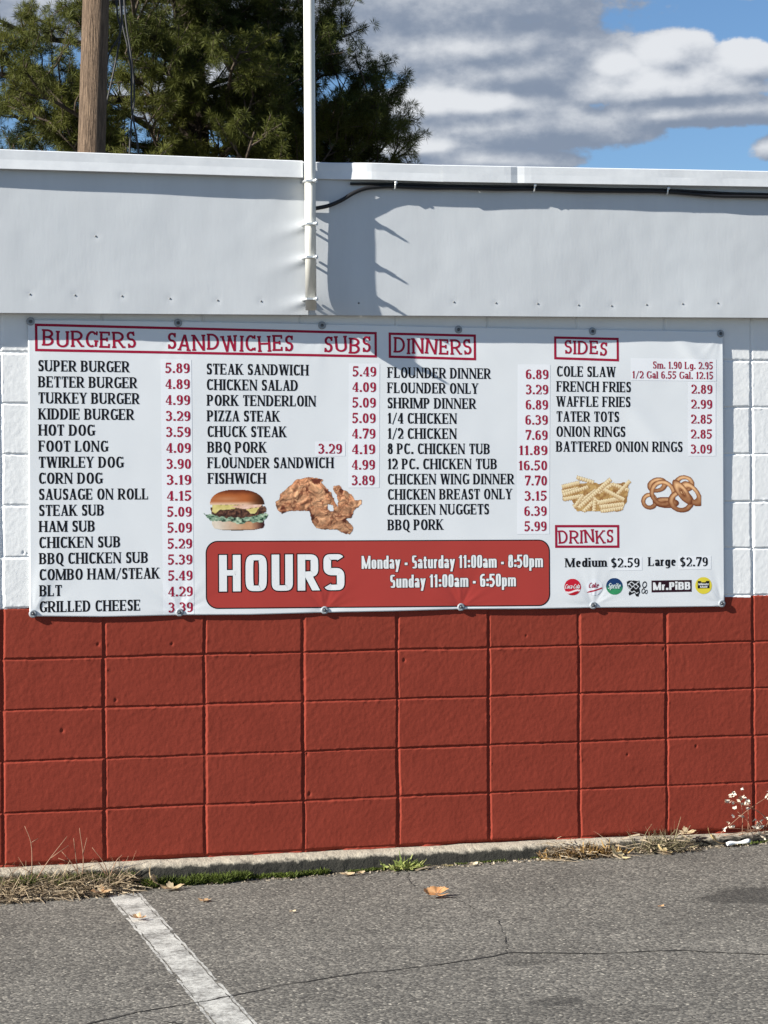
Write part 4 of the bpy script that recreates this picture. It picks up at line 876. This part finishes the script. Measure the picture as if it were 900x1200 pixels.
for i, pts in enumerate(([(138, -150), (140, 0), (144, 36), (131, 61), (126, 92), (121, 110), (112, 140)], [(143, -150), (146, 0), (144, 39), (136, 83), (123, 136), (112, 170)], [(141, -150), (144, 0), (153, 55), (157, 83), (157, 125), (164, 172), (170, 260)], [(146, -150), (149, 0), (156, 60), (160, 110), (155, 160), (152, 260)])):
    dist = 22.2+.06*i
    P = [far(x, dist)+np.array([0, 0, dist*(593-y)/2632.2]) for x, y in pts]
    mb = MB(); mb.tube(spline(P, 8), .010, 6); o = mb.build('hanging_cable', M_WIRE, None, True)
    tag(o, 'thin dark cable drooping just right of the brown utility pole', 'cable', 'cables drooping beside the utility pole')

M_BARK = mat('pine_bark', (.10, .078, .062), .95, .5, 14, .8, 20, .03, spec=.15)
m = bpy.data.materials.new('pine_needles'); m.use_nodes = True; nt = m.node_tree; _p = nt.nodes['Principled BSDF']; _p.inputs['Roughness'].default_value = .55; _p.inputs['Specular IOR Level'].default_value = .15
_a = nn(nt, 'ShaderNodeAttribute', attribute_name='Col'); lk(nt, _a.outputs['Color'], _p.inputs['Base Color'])
_t = nn(nt, 'ShaderNodeBsdfTranslucent'); lk(nt, _a.outputs['Color'], _t.inputs[0]); _m = nn(nt, 'ShaderNodeMixShader'); _m.inputs[0].default_value = .22
lk(nt, _p.outputs[0], _m.inputs[1]); lk(nt, _t.outputs[0], _m.inputs[2]); lk(nt, _m.outputs[0], nt.nodes['Material Output'].inputs[0]); M_NEED = m
def pine(base, H, label, limbs, seed, spread_r=1.15, spread_l=4.2, voids=()):
    rg = np.random.default_rng(seed)
    t = thing('pine_tree', label, 'tree', tuple(base))
    tr = MB(); K = 14
    tp = [Vector((.25*math.sin(z*.35), .2*math.cos(z*.3)-.2, z)) for z in np.linspace(-.2, H, K)]
    tr.tube(tp, [.27*(1-i/K)**.8+.03 for i in range(K)], 10)
    def tz(z): f = np.clip((z+.2)/(H+.2)*(K-1), 0, K-1.001); i = int(f); return tp[i].lerp(tp[i+1], f-i)
    tufts = []
    def tuft_line(a, b, n, dirv):
        for q in np.linspace(.35, 1, n): tufts.append((np.array(a)*(1-q)+np.array(b)*q+rg.normal(0, .03, 3), dirv))
    bm_ = MB()
    def limb(p0, p1, rad, bushy=1.):
        p0, p1 = Vector(p0), Vector(p1); L = (p1-p0).length; sag = Vector((0, 0, -.10*L)); up_ = Vector((0, 0, .1*L))
        pts = [p0.lerp(p1, q)+sag*math.sin(q*math.pi)+Vector(rg.normal(0, .035*L*.5, 3)) if 0 < q < 1 else p0.lerp(p1, q) for q in np.linspace(0, 1, 7)]
        bm_.tube(pts, [rad*(1-.82*q) for q in np.linspace(0, 1, 7)], 6)
        nb = int((6+L*3.2)*bushy)
        for k in range(nb):
            q = .30+.70*(k+rg.random())/nb; f = q*6; i = min(int(f), 5); o_ = pts[i].lerp(pts[i+1], f-i); d0 = (p1-p0).normalized()
            side = Vector(rg.normal(0, 1, 3)); side.z = abs(side.z)*.45+.05; side = (side-d0*side.dot(d0)*.6).normalized()
            d = (d0*.55+side).normalized(); l2 = (.30+.55*rg.random())*(1.15-.45*q)*min(1, .5+L*.25)
            e = o_+d*l2+Vector((0, 0, .10*l2)); mid = o_.lerp(e, .5)+Vector(rg.normal(0, .03, 3)); bm_.tube([o_, mid, e], [rad*.28, rad*.18, .006], 5, False)
            for j in range(3):
                q2 = .3+.7*rg.random(); o2 = o_.lerp(e, q2); dd = (d+Vector(rg.normal(0, .7, 3))*.8+Vector((0, 0, .2))).normalized(); e2 = o2+dd*(.14+.22*rg.random())
                bm_.tube([o2, e2], [.008, .004], 4, False); tuft_line(o2, e2, 3, np.array(dd))
            tuft_line(o_, e, 5, np.array(d))
    for (x, y, z0, ex, ey, ez, bushy) in limbs:
        s0 = tz(z0); limb(s0, (ex, ey, ez), .05, bushy)
    nL = 48
    for i in range(nL):
        z0 = 3.6+(H-4.3)*i/nL+rg.uniform(-.2, .2); a = i*2.399+rg.uniform(-.4, .4); dv = np.array([math.cos(a), math.sin(a), 0])
        lat = float(dv@RGT); ml = (spread_r if lat > 0 else spread_l)*abs(lat)+3.0*(1-abs(lat))
        L = ml*(1-.55*max(0, (z0-6)/(H-6)))*rg.uniform(.72, 1.); s0 = tz(z0)
        e = np.array(s0)+dv*L+np.array([0, 0, L*rg.uniform(.05, .4)]); limb(s0, e, .028+.012*L)
    br = bm_.build('branches', M_BARK, t, True); tk_ = tr.build('trunk', M_BARK, t, True)
    T = np.array([q for q, _ in tufts]); D = np.array([d for _, d in tufts])
    keep = np.ones(len(T), bool)                    # thin places in the crown
    for c, r3 in voids:
        q = T-np.array(c); u = q@RGT; w_ = q@FWD; keep &= (u/r3[0])**2+(w_/r3[1])**2+(q[:, 2]/r3[2])**2 > 1
    T = T[keep]; D = D[keep]; NT = len(T); NN = 56
    D = D/np.linalg.norm(D, axis=1, keepdims=True)
    nd = rg.normal(0, 1, (NT, NN, 3)); nd /= np.linalg.norm(nd, axis=2, keepdims=True); nd = nd*.95+D[:, None]*.75; nd /= np.linalg.norm(nd, axis=2, keepdims=True)
    ln = rg.uniform(.06, .125, (NT, NN, 1)); sd = np.cross(nd, rg.normal(0, 1, (NT, NN, 3))); sd /= np.linalg.norm(sd, axis=2, keepdims=True)
    root = T[:, None]+nd*.012; wd = .0027
    V = np.stack([root-sd*wd*.6, root+nd*ln*.6-sd*wd, root+nd*ln+np.array([0, 0, -.012]), root+nd*ln*.6+sd*wd, root+sd*wd*.6][0:1]+[root+nd*ln*.55-sd*wd, root+nd*ln-np.array([0, 0, .012]), root+nd*ln*.55+sd*wd], 2).reshape(-1, 3)
    F = np.arange(len(V)).reshape(-1, 4)
    hue = rg.random((NT, 1, 1)); cl = .5+.5*vnoise(T[:, 0]*1.1+T[:, 2], T[:, 1]*1.1-T[:, 2]*.8, 5)[:, None, None]
    col = np.array([.036, .052, .013])*(1-cl)+np.array([.118, .124, .026])*cl; col = col*(.75+.5*hue)*.9; col = np.repeat(np.repeat(col, NN, 1)[:, :, None], 4, 2).reshape(-1, 3)
    print('needles', NT*NN)
    fastmesh('crown', V, F, M_NEED, t, vcol=col)
    return t
D_T = 28.
tb = far(205, D_T)
def rel(px, py, dd=0.): q = far(px, D_T+dd)+np.array([0, 0, (D_T+dd)*(593-py)/2632.2]); return tuple(q-np.array([tb[0], tb[1], 0]))
LIMBS = []
for px, py, z0, dd, bu in ((456, 118, 5.0, .2, 1.6), (472, 150, 4.6, .1, 1.6), (445, 100, 5.2, -.3, 1.6), (425, 104, 5.2, .1, 1.5), (470, 178, 4.2, -.1, 1.5), (400, 42, 6.4, -.2, 1.5), (390, 20, 6.6, -.3, 1.5), (404, 72, 6.3, .1, 1.2), (385, -30, 7.0, .3, 1.2), (372, 55, 6.2, -.8, 1.4), (455, 125, 5.0, .3, 1.5), (440, 165, 4.6, -.2, 1.5), (415, 120, 5.2, .5, 1.5), (430, 185, 4.2, .2, 1.4), (400, 160, 4.6, -.5, 1.3), (460, 190, 4.0, .0, 1.2),
                           (320, 90, 5.6, -1.4, 1.6), (300, 110, 5.4, -1.6, 1.5), (340, 120, 5.2, -1.2, 1.4), (20, 110, 5.6, -1.5, 1.6), (60, 140, 5.2, -1.8, 1.6), (10, 60, 6.2, -1.2, 1.5), (150, 60, 6.2, -1.8, 1.5), (200, 80, 6., -1.9, 1.4), (170, 130, 5.4, -1.8, 1.3), (-60, 90, 6., -.5, 1.4), (-40, 150, 5., -.8, 1.4), (250, 20, 6.8, -1.2, 1.4), (90, 20, 6.8, -1.4, 1.4), (330, 10, 7., -.8, 1.3), (208, 5, 7., -1.3, 1.4), (190, 30, 6.6, -1.4, 1.3)):
    ex, ey, ez = rel(px, py, dd); LIMBS.append((0, 0, z0, ex, ey, ez, bu))
pine((tb[0], tb[1], 0), 12.5, 'big long needled pine tree with dense crown rising behind the roof', LIMBS, 21, voids=[(rel(px, py), (rx*D_T/2632.2, 1.9, ry*D_T/2632.2)) for px, py, rx, ry in ((394, 102, 22, 15), (244, 172, 30, 15), (150, 140, 14, 30), (268, 62, 12, 16))])

# ---------------------------------------------------------------- what grows and lies along the foot of the wall
def vmat(name, rough=.7, tr=.15):
    m = bpy.data.materials.new(name); m.use_nodes = True; nt = m.node_tree; p = nt.nodes['Principled BSDF']; p.inputs['Roughness'].default_value = rough; p.inputs['Specular IOR Level'].default_value = .25
    a = nn(nt, 'ShaderNodeAttribute', attribute_name='Col'); lk(nt, a.outputs['Color'], p.inputs['Base Color'])
    t = nn(nt, 'ShaderNodeBsdfTranslucent'); lk(nt, a.outputs['Color'], t.inputs[0]); x = nn(nt, 'ShaderNodeMixShader'); x.inputs[0].default_value = tr
    lk(nt, p.outputs[0], x.inputs[1]); lk(nt, t.outputs[0], x.inputs[2]); lk(nt, x.outputs[0], nt.nodes['Material Output'].inputs[0]); return m
M_VEG = vmat('plant_matter'); M_LEAF = vmat('dead_leaf', .6, .25)
def blades(roots, dirs, lens, wid, cols, bend=.3, seg=4, rg=rng):
    """many thin bent blades as quads; returns V, F, C"""
    N = len(roots); V = np.zeros((N, seg+1, 2, 3)); dirs = dirs/np.linalg.norm(dirs, axis=1, keepdims=True)
    side = np.cross(dirs, rg.normal(0, 1, (N, 3))); side /= np.linalg.norm(side, axis=1, keepdims=True); bd = rg.normal(0, 1, (N, 3))*bend; bd[:, 2] -= bend*.6
    for k in range(seg+1):
        q = k/seg; c = roots+dirs*(lens*q)[:, None]+bd*(lens*q*q*.5)[:, None]; w = (wid*(1-.8*q))[:, None]
        V[:, k, 0] = c-side*w*.5; V[:, k, 1] = c+side*w*.5
    base = (np.arange(N)*(seg+1)*2)[:, None, None]; k = (np.arange(seg)*2)[None, :, None]; F = (base+k+np.array([0, 1, 3, 2])[None, None]).reshape(-1, 4)
    C = np.repeat(cols, (seg+1)*2, 0)
    return V.reshape(-1, 3), F, C
def ramp(a, b, n, rg=rng): t = rg.random((n, 1)); return (np.array(a)*(1-t)+np.array(b)*t)*rg.uniform(.75, 1.2, (n, 1))
def weed(name, label, cat, x0, x1, y0, y1, n, h, col, flat=.5, seed=0, group=None, wid=.0035, tall=(), debris=0, bend=.35):
    rg = np.random.default_rng(seed); t = thing(name, label, cat, ((x0+x1)/2, (y0+y1)/2, float(gz((x0+x1)/2))), group); O = np.array(t.location)
    rx = rg.normal((x0+x1)/2, (x1-x0)/4.2, n).clip(x0-.02, x1+.02); ry = rg.uniform(y0, y1, n); r = np.stack([rx, ry, gz(rx)+rg.uniform(0, .02, n)+np.where(rx < .5, .035*sstep(-.2, -.12, ry), 0)], 1)
    d = rg.normal(0, 1, (n, 3)); d[:, 2] = np.abs(d[:, 2])*(1-flat)+.25*(1-flat)+.08; ln = rg.uniform(.3, 1, n)*h
    V, F, C = blades(r, d, ln, np.full(n, wid)*rg.uniform(.6, 1.4, n), ramp(*col, n, rg), bend, 4, rg)
    fastmesh('blades', V-O, F, M_VEG, t, vcol=C)
    if debris:
        r = np.stack([rg.uniform(x0, x1, debris), rg.uniform(y0-.03, y1, debris), np.zeros(debris)], 1); r[:, 2] = gz(r[:, 0])+.004+(.075 if debris > 200 else .035)*rg.random(debris)**1.4*np.clip((y1+.16-r[:, 1])*0+(r[:, 1]-y0+.05)/(y1-y0+.05), .1, 1)
        d = rg.normal(0, 1, (debris, 3)); d[:, 2] *= .18; V, F, C = blades(r, d, rg.uniform(.02, .10, debris), rg.uniform(.003, .009, debris), ramp((.16, .12, .08), (.46, .38, .27), debris, rg), .2, 3, rg)
        fastmesh('litter', V-O, F, M_VEG, t, vcol=C)
    for k, (pts, br) in enumerate(tall):
        mb = MB(); mb.tube([tuple(np.array(p)-O) for p in spline(pts, 4)], list(np.linspace(.0023, .0010, (len(pts)-1)*4+1)), 5)
        for b in br: mb.tube([tuple(np.array(p)-O) for p in b], [.0015]*(len(b)-1)+[.0008], 4)
        mb.build('stem', M_STEM, t, True)
    return t
M_STEM = mat('dry_stem', (.30, .175, .11), .8, .3, 40)
STRAW = ((.10, .07, .042), (.44, .35, .23))
zf = .0
weed('dry_weed', 'dry weed clump with one tall branching stem at the left end of the wall', 'weed', -.14, .17, -.21, -.05, 480, .14, STRAW, .66, 1, 'dead weeds at the left end of the wall', tall=[
    ([(.09, -.11, .0), (.098, -.10, .10), (.095, -.095, .19), (.072, -.09, .255)], [[(.096, -.095, .19), (.125, -.09, .205)]]), ([(.10, -.12, .03), (.16, -.12, .12), (.235, -.11, .21)], [[(.17, -.12, .13), (.24, -.115, .175)], [(.12, -.12, .06), (.05, -.11, .10), (.02, -.1, .075)]])], debris=760)
weed('dry_weed', 'dry weed clump with forked straw stems leaning between the first two wall joints', 'weed', .12, .37, -.20, -.05, 440, .125, STRAW, .66, 2, 'dead weeds at the left end of the wall', tall=[
    ([(.29, -.11, .02), (.30, -.1, .12), (.285, -.1, .24)], [[(.30, -.1, .14), (.315, -.1, .2)]]), ([(.29, -.11, .03), (.255, -.11, .10), (.215, -.1, .15)], [[(.25, -.11, .105), (.20, -.1, .125)]]), ([(.28, -.1, .05), (.27, -.1, .13), (.262, -.1, .20)], [])], debris=760)
weed('dry_weed', 'small dry weed clump just left of the painted parking line', 'weed', .33, .50, -.18, -.05, 260, .11, STRAW, .64, 3, 'dead weeds at the left end of the wall', tall=[
    ([(.40, -.10, .02), (.385, -.1, .09), (.335, -.1, .16)], []), ([(.40, -.1, .03), (.43, -.1, .10), (.455, -.1, .125)], []), ([(.395, -.1, .04), (.36, -.1, .10), (.33, -.1, .105)], [])], debris=380)
weed('dry_grass', 'low golden brown heap of dry grass and leaf scraps at the foot of the wall', 'grass tuft', 2.24, 2.57, -.17, -.06, 620, .055, ((.09, .05, .02), (.40, .26, .10)), .5, 4, wid=.010, debris=230)
weed('dry_grass', 'grey green grass tuft under the right half of the wall', 'grass tuft', 2.66, 2.90, -.17, -.05, 620, .105, ((.045, .043, .022), (.22, .19, .11)), .45, 5, wid=.0042, debris=210)
weed('green_weed', 'small yellow green leafy weed where the short crack meets the wall', 'weed', 1.55, 1.70, -.16, -.09, 130, .06, ((.10, .15, .03), (.34, .36, .12)), .4, 6, wid=.011, debris=12)
# a little bank of soil under the dead weeds
xs = np.linspace(-1.4, .54, 160); ys = np.linspace(-.225, -.04, 26); X, Y = np.meshgrid(xs, ys, indexing='ij')
Zs = gz(X)-.012+.055*sstep(-.215, -.12, Y+.02*fbm(X*7, Y*0, 3, 3))*sstep(.54, .40, X)+.016*fbm(X*22, Y*30, 3, 5)*sstep(.54, .45, X)
M_SOIL = mat('soil', (.085, .066, .045), .95, .5, 60, .8, 80, .006, spec=.1, col2=(.03, .026, .018))
tag(fastmesh('soil', np.stack([X, Y, Zs], -1).reshape(-1, 3), grid_faces(160, 26), M_SOIL, smooth=True), kind='stuff')
# moss in the corner between footing and asphalt: nobody could count it
rg = np.random.default_rng(9); rt = []
for x0, x1, y0, y1, n, hh in ((.54, .98, -.150, -.074, 8200, .036), (.98, 1.30, -.135, -.080, 3600, .022), (1.38, 1.56, -.13, -.088, 900, .012), (-.2, .14, -.20, -.07, 1700, .045), (.14, .52, -.18, -.08, 1700, .032), (1.7, 2.3, -.115, -.086, 900, .009), (2.9, 3.6, -.115, -.08, 900, .012)):
    x = rg.uniform(x0, x1, n); y = y1-(y1-y0)*rg.random(n)**1.5*(.55+.45*vnoise(x*14, x*0, 4)); keep = fbm(x*11, y*26, 3, 6) > -.12; x, y = x[keep], y[keep]
    bank = np.where(x < .5, .040*sstep(-.2, -.12, y), 0); rt.append(np.stack([x, y, gz(x)+.002+bank, np.full(len(x), hh)*(.6+.6*(vnoise(x*16, y*30, 2)*.5+.5))], 1))
rt = np.concatenate(rt); d = rg.normal(0, .5, (len(rt), 3)); d[:, 2] = 1
V, F, C = blades(rt[:, :3], d, rt[:, 3]*rg.uniform(.6, 1.2, len(rt)), rg.uniform(.003, .007, len(rt)), ramp((.035, .045, .010), (.105, .145, .020), len(rt), rg), .3, 2, rg)
tag(fastmesh('moss', V, F, M_VEG, vcol=C), kind='stuff')
# dirt and crumbs lying in the gutter
n = 2600; x = rg.uniform(-.6, 3.9, n); y = -.088-.075*rg.random(n)**2.2; sz = rg.uniform(.003, .009, n); d = rg.normal(0, 1, (n, 3)); d[:, 2] *= .3
V, F, C = blades(np.stack([x, y, gz(x)+.003], 1), d, sz*1.6, sz, ramp((.05, .04, .03), (.42, .36, .27), n, rg), .1, 2, rg)
tag(fastmesh('gutter_debris', V, F, M_VEG, vcol=C), kind='stuff')
# seed head plant
t = thing('seedhead_plant', 'spindly plant with small white papery seed heads at the right end of the wall', 'plant', (3.14, -.06, .05)); O = np.array(t.location)
sm = MB(); heads = []
for k in range(17):
    bx = 3.05+.36*rg.random(); ex = 3.05+.46*(k/16)+rg.normal(0, .03); ez = .09+.165*rg.random()*(.5+.5*min(1, (ex-2.95)/.22)); ey = -.06-.05*rg.random()
    sm.tube([tuple(np.array(p)-O) for p in spline([(bx, -.055, .07), ((bx+ex)/2+.01, (ey-.055)/2, .07+(ez-.07)*.6), (ex, ey, ez)], 4)], list(np.linspace(.0016, .0008, 9)), 4)
    for j in range(4): heads.append((ex+rg.normal(0, .016), ey+rg.normal(0, .012), ez+rg.normal(0, .016)))
sm.build('stem', M_STEM, t, True); V = []; F = []; nv = 0
M_PAPER = mat('seed_paper', (.70, .61, .50), .7, .35, 60)
for hx, hy, hz in heads:
    for j in range(3):
        a = rg.uniform(0, 2*math.pi); tl = rg.uniform(-.6, .9); r_ = rg.uniform(.008, .014); u = np.array([math.cos(a), math.sin(a)*.6, tl]); u /= np.linalg.norm(u); w = np.cross(u, rg.normal(0, 1, 3)); w /= np.linalg.norm(w); c = np.array([hx, hy, hz])-O
        V += [c-u*r_*.3, c+w*r_*.55+u*r_*.5, c+u*r_*1.5, c-w*r_*.55+u*r_*.5]; F.append((nv, nv+1, nv+2, nv+3)); nv += 4
fastmesh('seed_heads', np.array(V), np.array(F), M_PAPER, t)['kind'] = 'stuff'
# fallen leaves
def leaf(x, y, size, rot, lab, c0, c1, curl=.5, lobes=5, tilt=(0, 0), seed=0, stemup=False, dz=0., squash=1.):
    rg = np.random.default_rng(seed+100); t = thing('fallen_leaf', lab, 'leaf', (x, y, float(gz(x))+.006+dz), 'fallen leaves along the wall and on the asphalt')
    na, nr = 61, 8; V = [(0, 0, 0)]; C = [c0]; th = np.linspace(-math.pi*.93, math.pi*.93, na)
    if lobes: R_ = .42+.58*np.abs(np.cos(th*lobes/2*.92))**1.2*(1-.32*np.abs(th)/math.pi); R_ = R_*(1+.09*np.sin(th*17+seed))
    else: R_ = 1/np.sqrt((np.cos(th)/1.0)**2+(np.sin(th)/.42)**2)*(1+.05*np.sin(th*21))
    for j in range(1, nr+1):
        for a, rr in zip(th, R_):
            q = j/nr*rr; px, py = q*math.cos(a), q*math.sin(a)*squash; z = curl*(.5*px*px*.6+.9*py*py)+.06*curl*math.sin(px*7+seed)*q+.03*math.cos(a*5)*q
            V.append((px*size, py*size, z*size)); m_ = .5+.5*float(vnoise(px*4+seed, py*4, 3)); vein = .82 if abs(math.sin(a*lobes/2*.92 if lobes else a)) > .97 else 1
            C.append(tuple((u*(1-m_)+v*m_)*vein for u, v in zip(c0, c1)))
    F = [(0, 1+k, 2+k, 2+k) for k in range(0)]; V = np.array(V); F = []
    for k in range(na-1): F.append((0, 1+k, 2+k, 0))
    Fq = [((j*na)+1+k, (j+1)*na+1+k, (j+1)*na+2+k, j*na+2+k) for j in range(nr-1) for k in range(na-1)]
    cz, sz_ = math.cos(rot), math.sin(rot); q = V.copy(); ty, tx = tilt
    q = np.stack([q[:, 0]*math.cos(tx)+q[:, 2]*math.sin(tx), q[:, 1], -q[:, 0]*math.sin(tx)+q[:, 2]*math.cos(tx)], 1)
    q = np.stack([q[:, 0], q[:, 1]*math.cos(ty)-q[:, 2]*math.sin(ty), q[:, 1]*math.sin(ty)+q[:, 2]*math.cos(ty)], 1)
    V = np.stack([q[:, 0]*cz-q[:, 1]*sz_, q[:, 0]*sz_+q[:, 1]*cz, q[:, 2]-q[:, 2].min()], 1)
    fastmesh('blade', V, np.array(Fq), M_LEAF, t, smooth=True, vcol=np.array(C))
    b = V[0]; mb = MB(); dirn = np.array([-cz, -sz_, .9 if stemup else .05])*size*.55
    mb.tube([tuple(b+np.array([0, 0, .001])), tuple(b+dirn*.5+np.array([0, 0, .004])), tuple(b+dirn)], [.0016, .0013, .001], 5); mb.build('stalk', M_STEM, t, True)
TAN0, TAN1 = (.42, .30, .17), (.70, .58, .38); OR0, OR1 = (.40, .17, .06), (.62, .34, .15)
LV = [(1.545, -.775, .054, 3.05, 'large curled orange leaf lying alone on the asphalt', (.50, .23, .09), (.72, .42, .20), .9, 0, (-.42, -.05), True, .004, 1.35),
      (.392, -.785, .036, 2.6, 'brown leaf lying on the white parking line', OR0, TAN1, .9, 5, (.1, 0), False, .004, .8),
      (.565, -.145, .060, 1.1, 'big tan lobed leaf leaning on the footing at the head of the parking line', TAN0, TAN1, .7, 5, (.9, .2), False, .006, 1),
      (.63, -.20, .055, .3, 'tan leaf lying flat just right of the parking line head', TAN0, TAN1, .8, 5, (.2, 0), False, 0, .7),
      (.345, -.235, .045, .1, 'reddish tan leaf among the dry weeds left of the parking line', (.42, .22, .10), TAN1, .8, 5, (.25, 0), False, .01, .8),
      (.26, -.225, .030, 2.2, 'small pale leaf at the front edge of the dry weeds', TAN0, (.75, .68, .52), .6, 5, (.3, 0), False, .01, 1),
      (2.515, -.235, .050, .9, 'pale yellow star shaped leaf in front of the golden dry grass', (.62, .50, .24), (.80, .70, .44), .5, 5, (.55, 0), False, 0, 1),
      (2.735, -.215, .042, 1.6, 'pale leaf in front of the grey green grass tuft', (.60, .46, .22), (.78, .66, .42), .5, 5, (.5, .2), False, 0, 1),
      (3.005, -.115, .058, 1.2, 'yellow star shaped leaf between the grass tuft and the white paper strip', (.62, .48, .20), (.82, .70, .40), .5, 5, (.75, 0), False, .01, 1),
      (2.90, -.07, .045, .2, 'tan leaf lying on top of the footing right of the grass tuft', TAN0, TAN1, .6, 5, (.35, 0), False, .055, .8),
      (1.36, -.165, .034, .0, 'tan leaf scrap by the wall right of the moss', TAN0, TAN1, .6, 0, (.2, 0), False, 0, 1),
      (1.42, -.155, .026, .6, 'small curled leaf scrap beside the yellow green weed', TAN0, TAN1, .9, 0, (.2, 0), False, 0, 1),
      (1.80, -.14, .028, 2.6, 'tiny yellow leaf right of the yellow green weed', (.55, .50, .15), (.72, .66, .3), .6, 0, (.3, 0), False, 0, 1),
      (1.905, -.145, .026, .4, 'tiny cream leaf by the wall right of the tiny yellow one', TAN1, (.78, .70, .5), .8, 0, (.4, 0), False, 0, 1),
      (2.235, -1.31, .017, .3, 'tiny brown leaf scrap far out on the right asphalt', TAN0, OR1, .8, 0, (.1, 0), False, 0, 1),
      (.955, -.86, .018, .5, 'tiny pale leaf scrap on the asphalt right of the parking line', TAN1, TAN1, .6, 0, (.1, 0), False, 0, 1),
      (.70, -.50, .030, 1.0, 'small flat orange leaf on the asphalt near the moss', (.45, .28, .14), (.6, .4, .22), .25, 5, (0, 0), False, 0, 1),
      (2.355, -.16, .035, .5, 'tan leaf half sunk in the golden dry grass', TAN0, TAN1, .7, 5, (.4, .2), False, .02, 1)]
for i, (x, y, sz, rot, lb, c0, c1, cu, lo, ti, su, dz, sq) in enumerate(LV): leaf(x, y, sz, rot, lb, c0, c1, cu, lo, ti, i, su, dz, sq)
# white paper strip
mb = MB(); vs = []; nseg = 12
for k in range(nseg+1):
    q = k/nseg; x = 3.055+.115*q; y = -.135+.012*q+.004*math.sin(q*5); z = float(gz(x))+.012+.0015*math.sin(q*7)+.008*q
    for s_, zz in ((-.011, -.004), (-.004, .006), (.004, .007), (.011, -.003)): vs.append((x, y+s_, z+zz*(1+.4*math.sin(q*9))))
fs = [(k*4+j, (k+1)*4+j, (k+1)*4+j+1, k*4+j+1) for k in range(nseg) for j in range(3)]
o = mesh('paper_scrap', vs, fs, mat('white_paper', (.82, .82, .80), .6, .08, 30), None, True); md = o.modifiers.new('t', 'SOLIDIFY'); md.thickness = .001
tag(o, 'rolled white paper scrap lying by the footing beside the yellow leaf', 'litter')
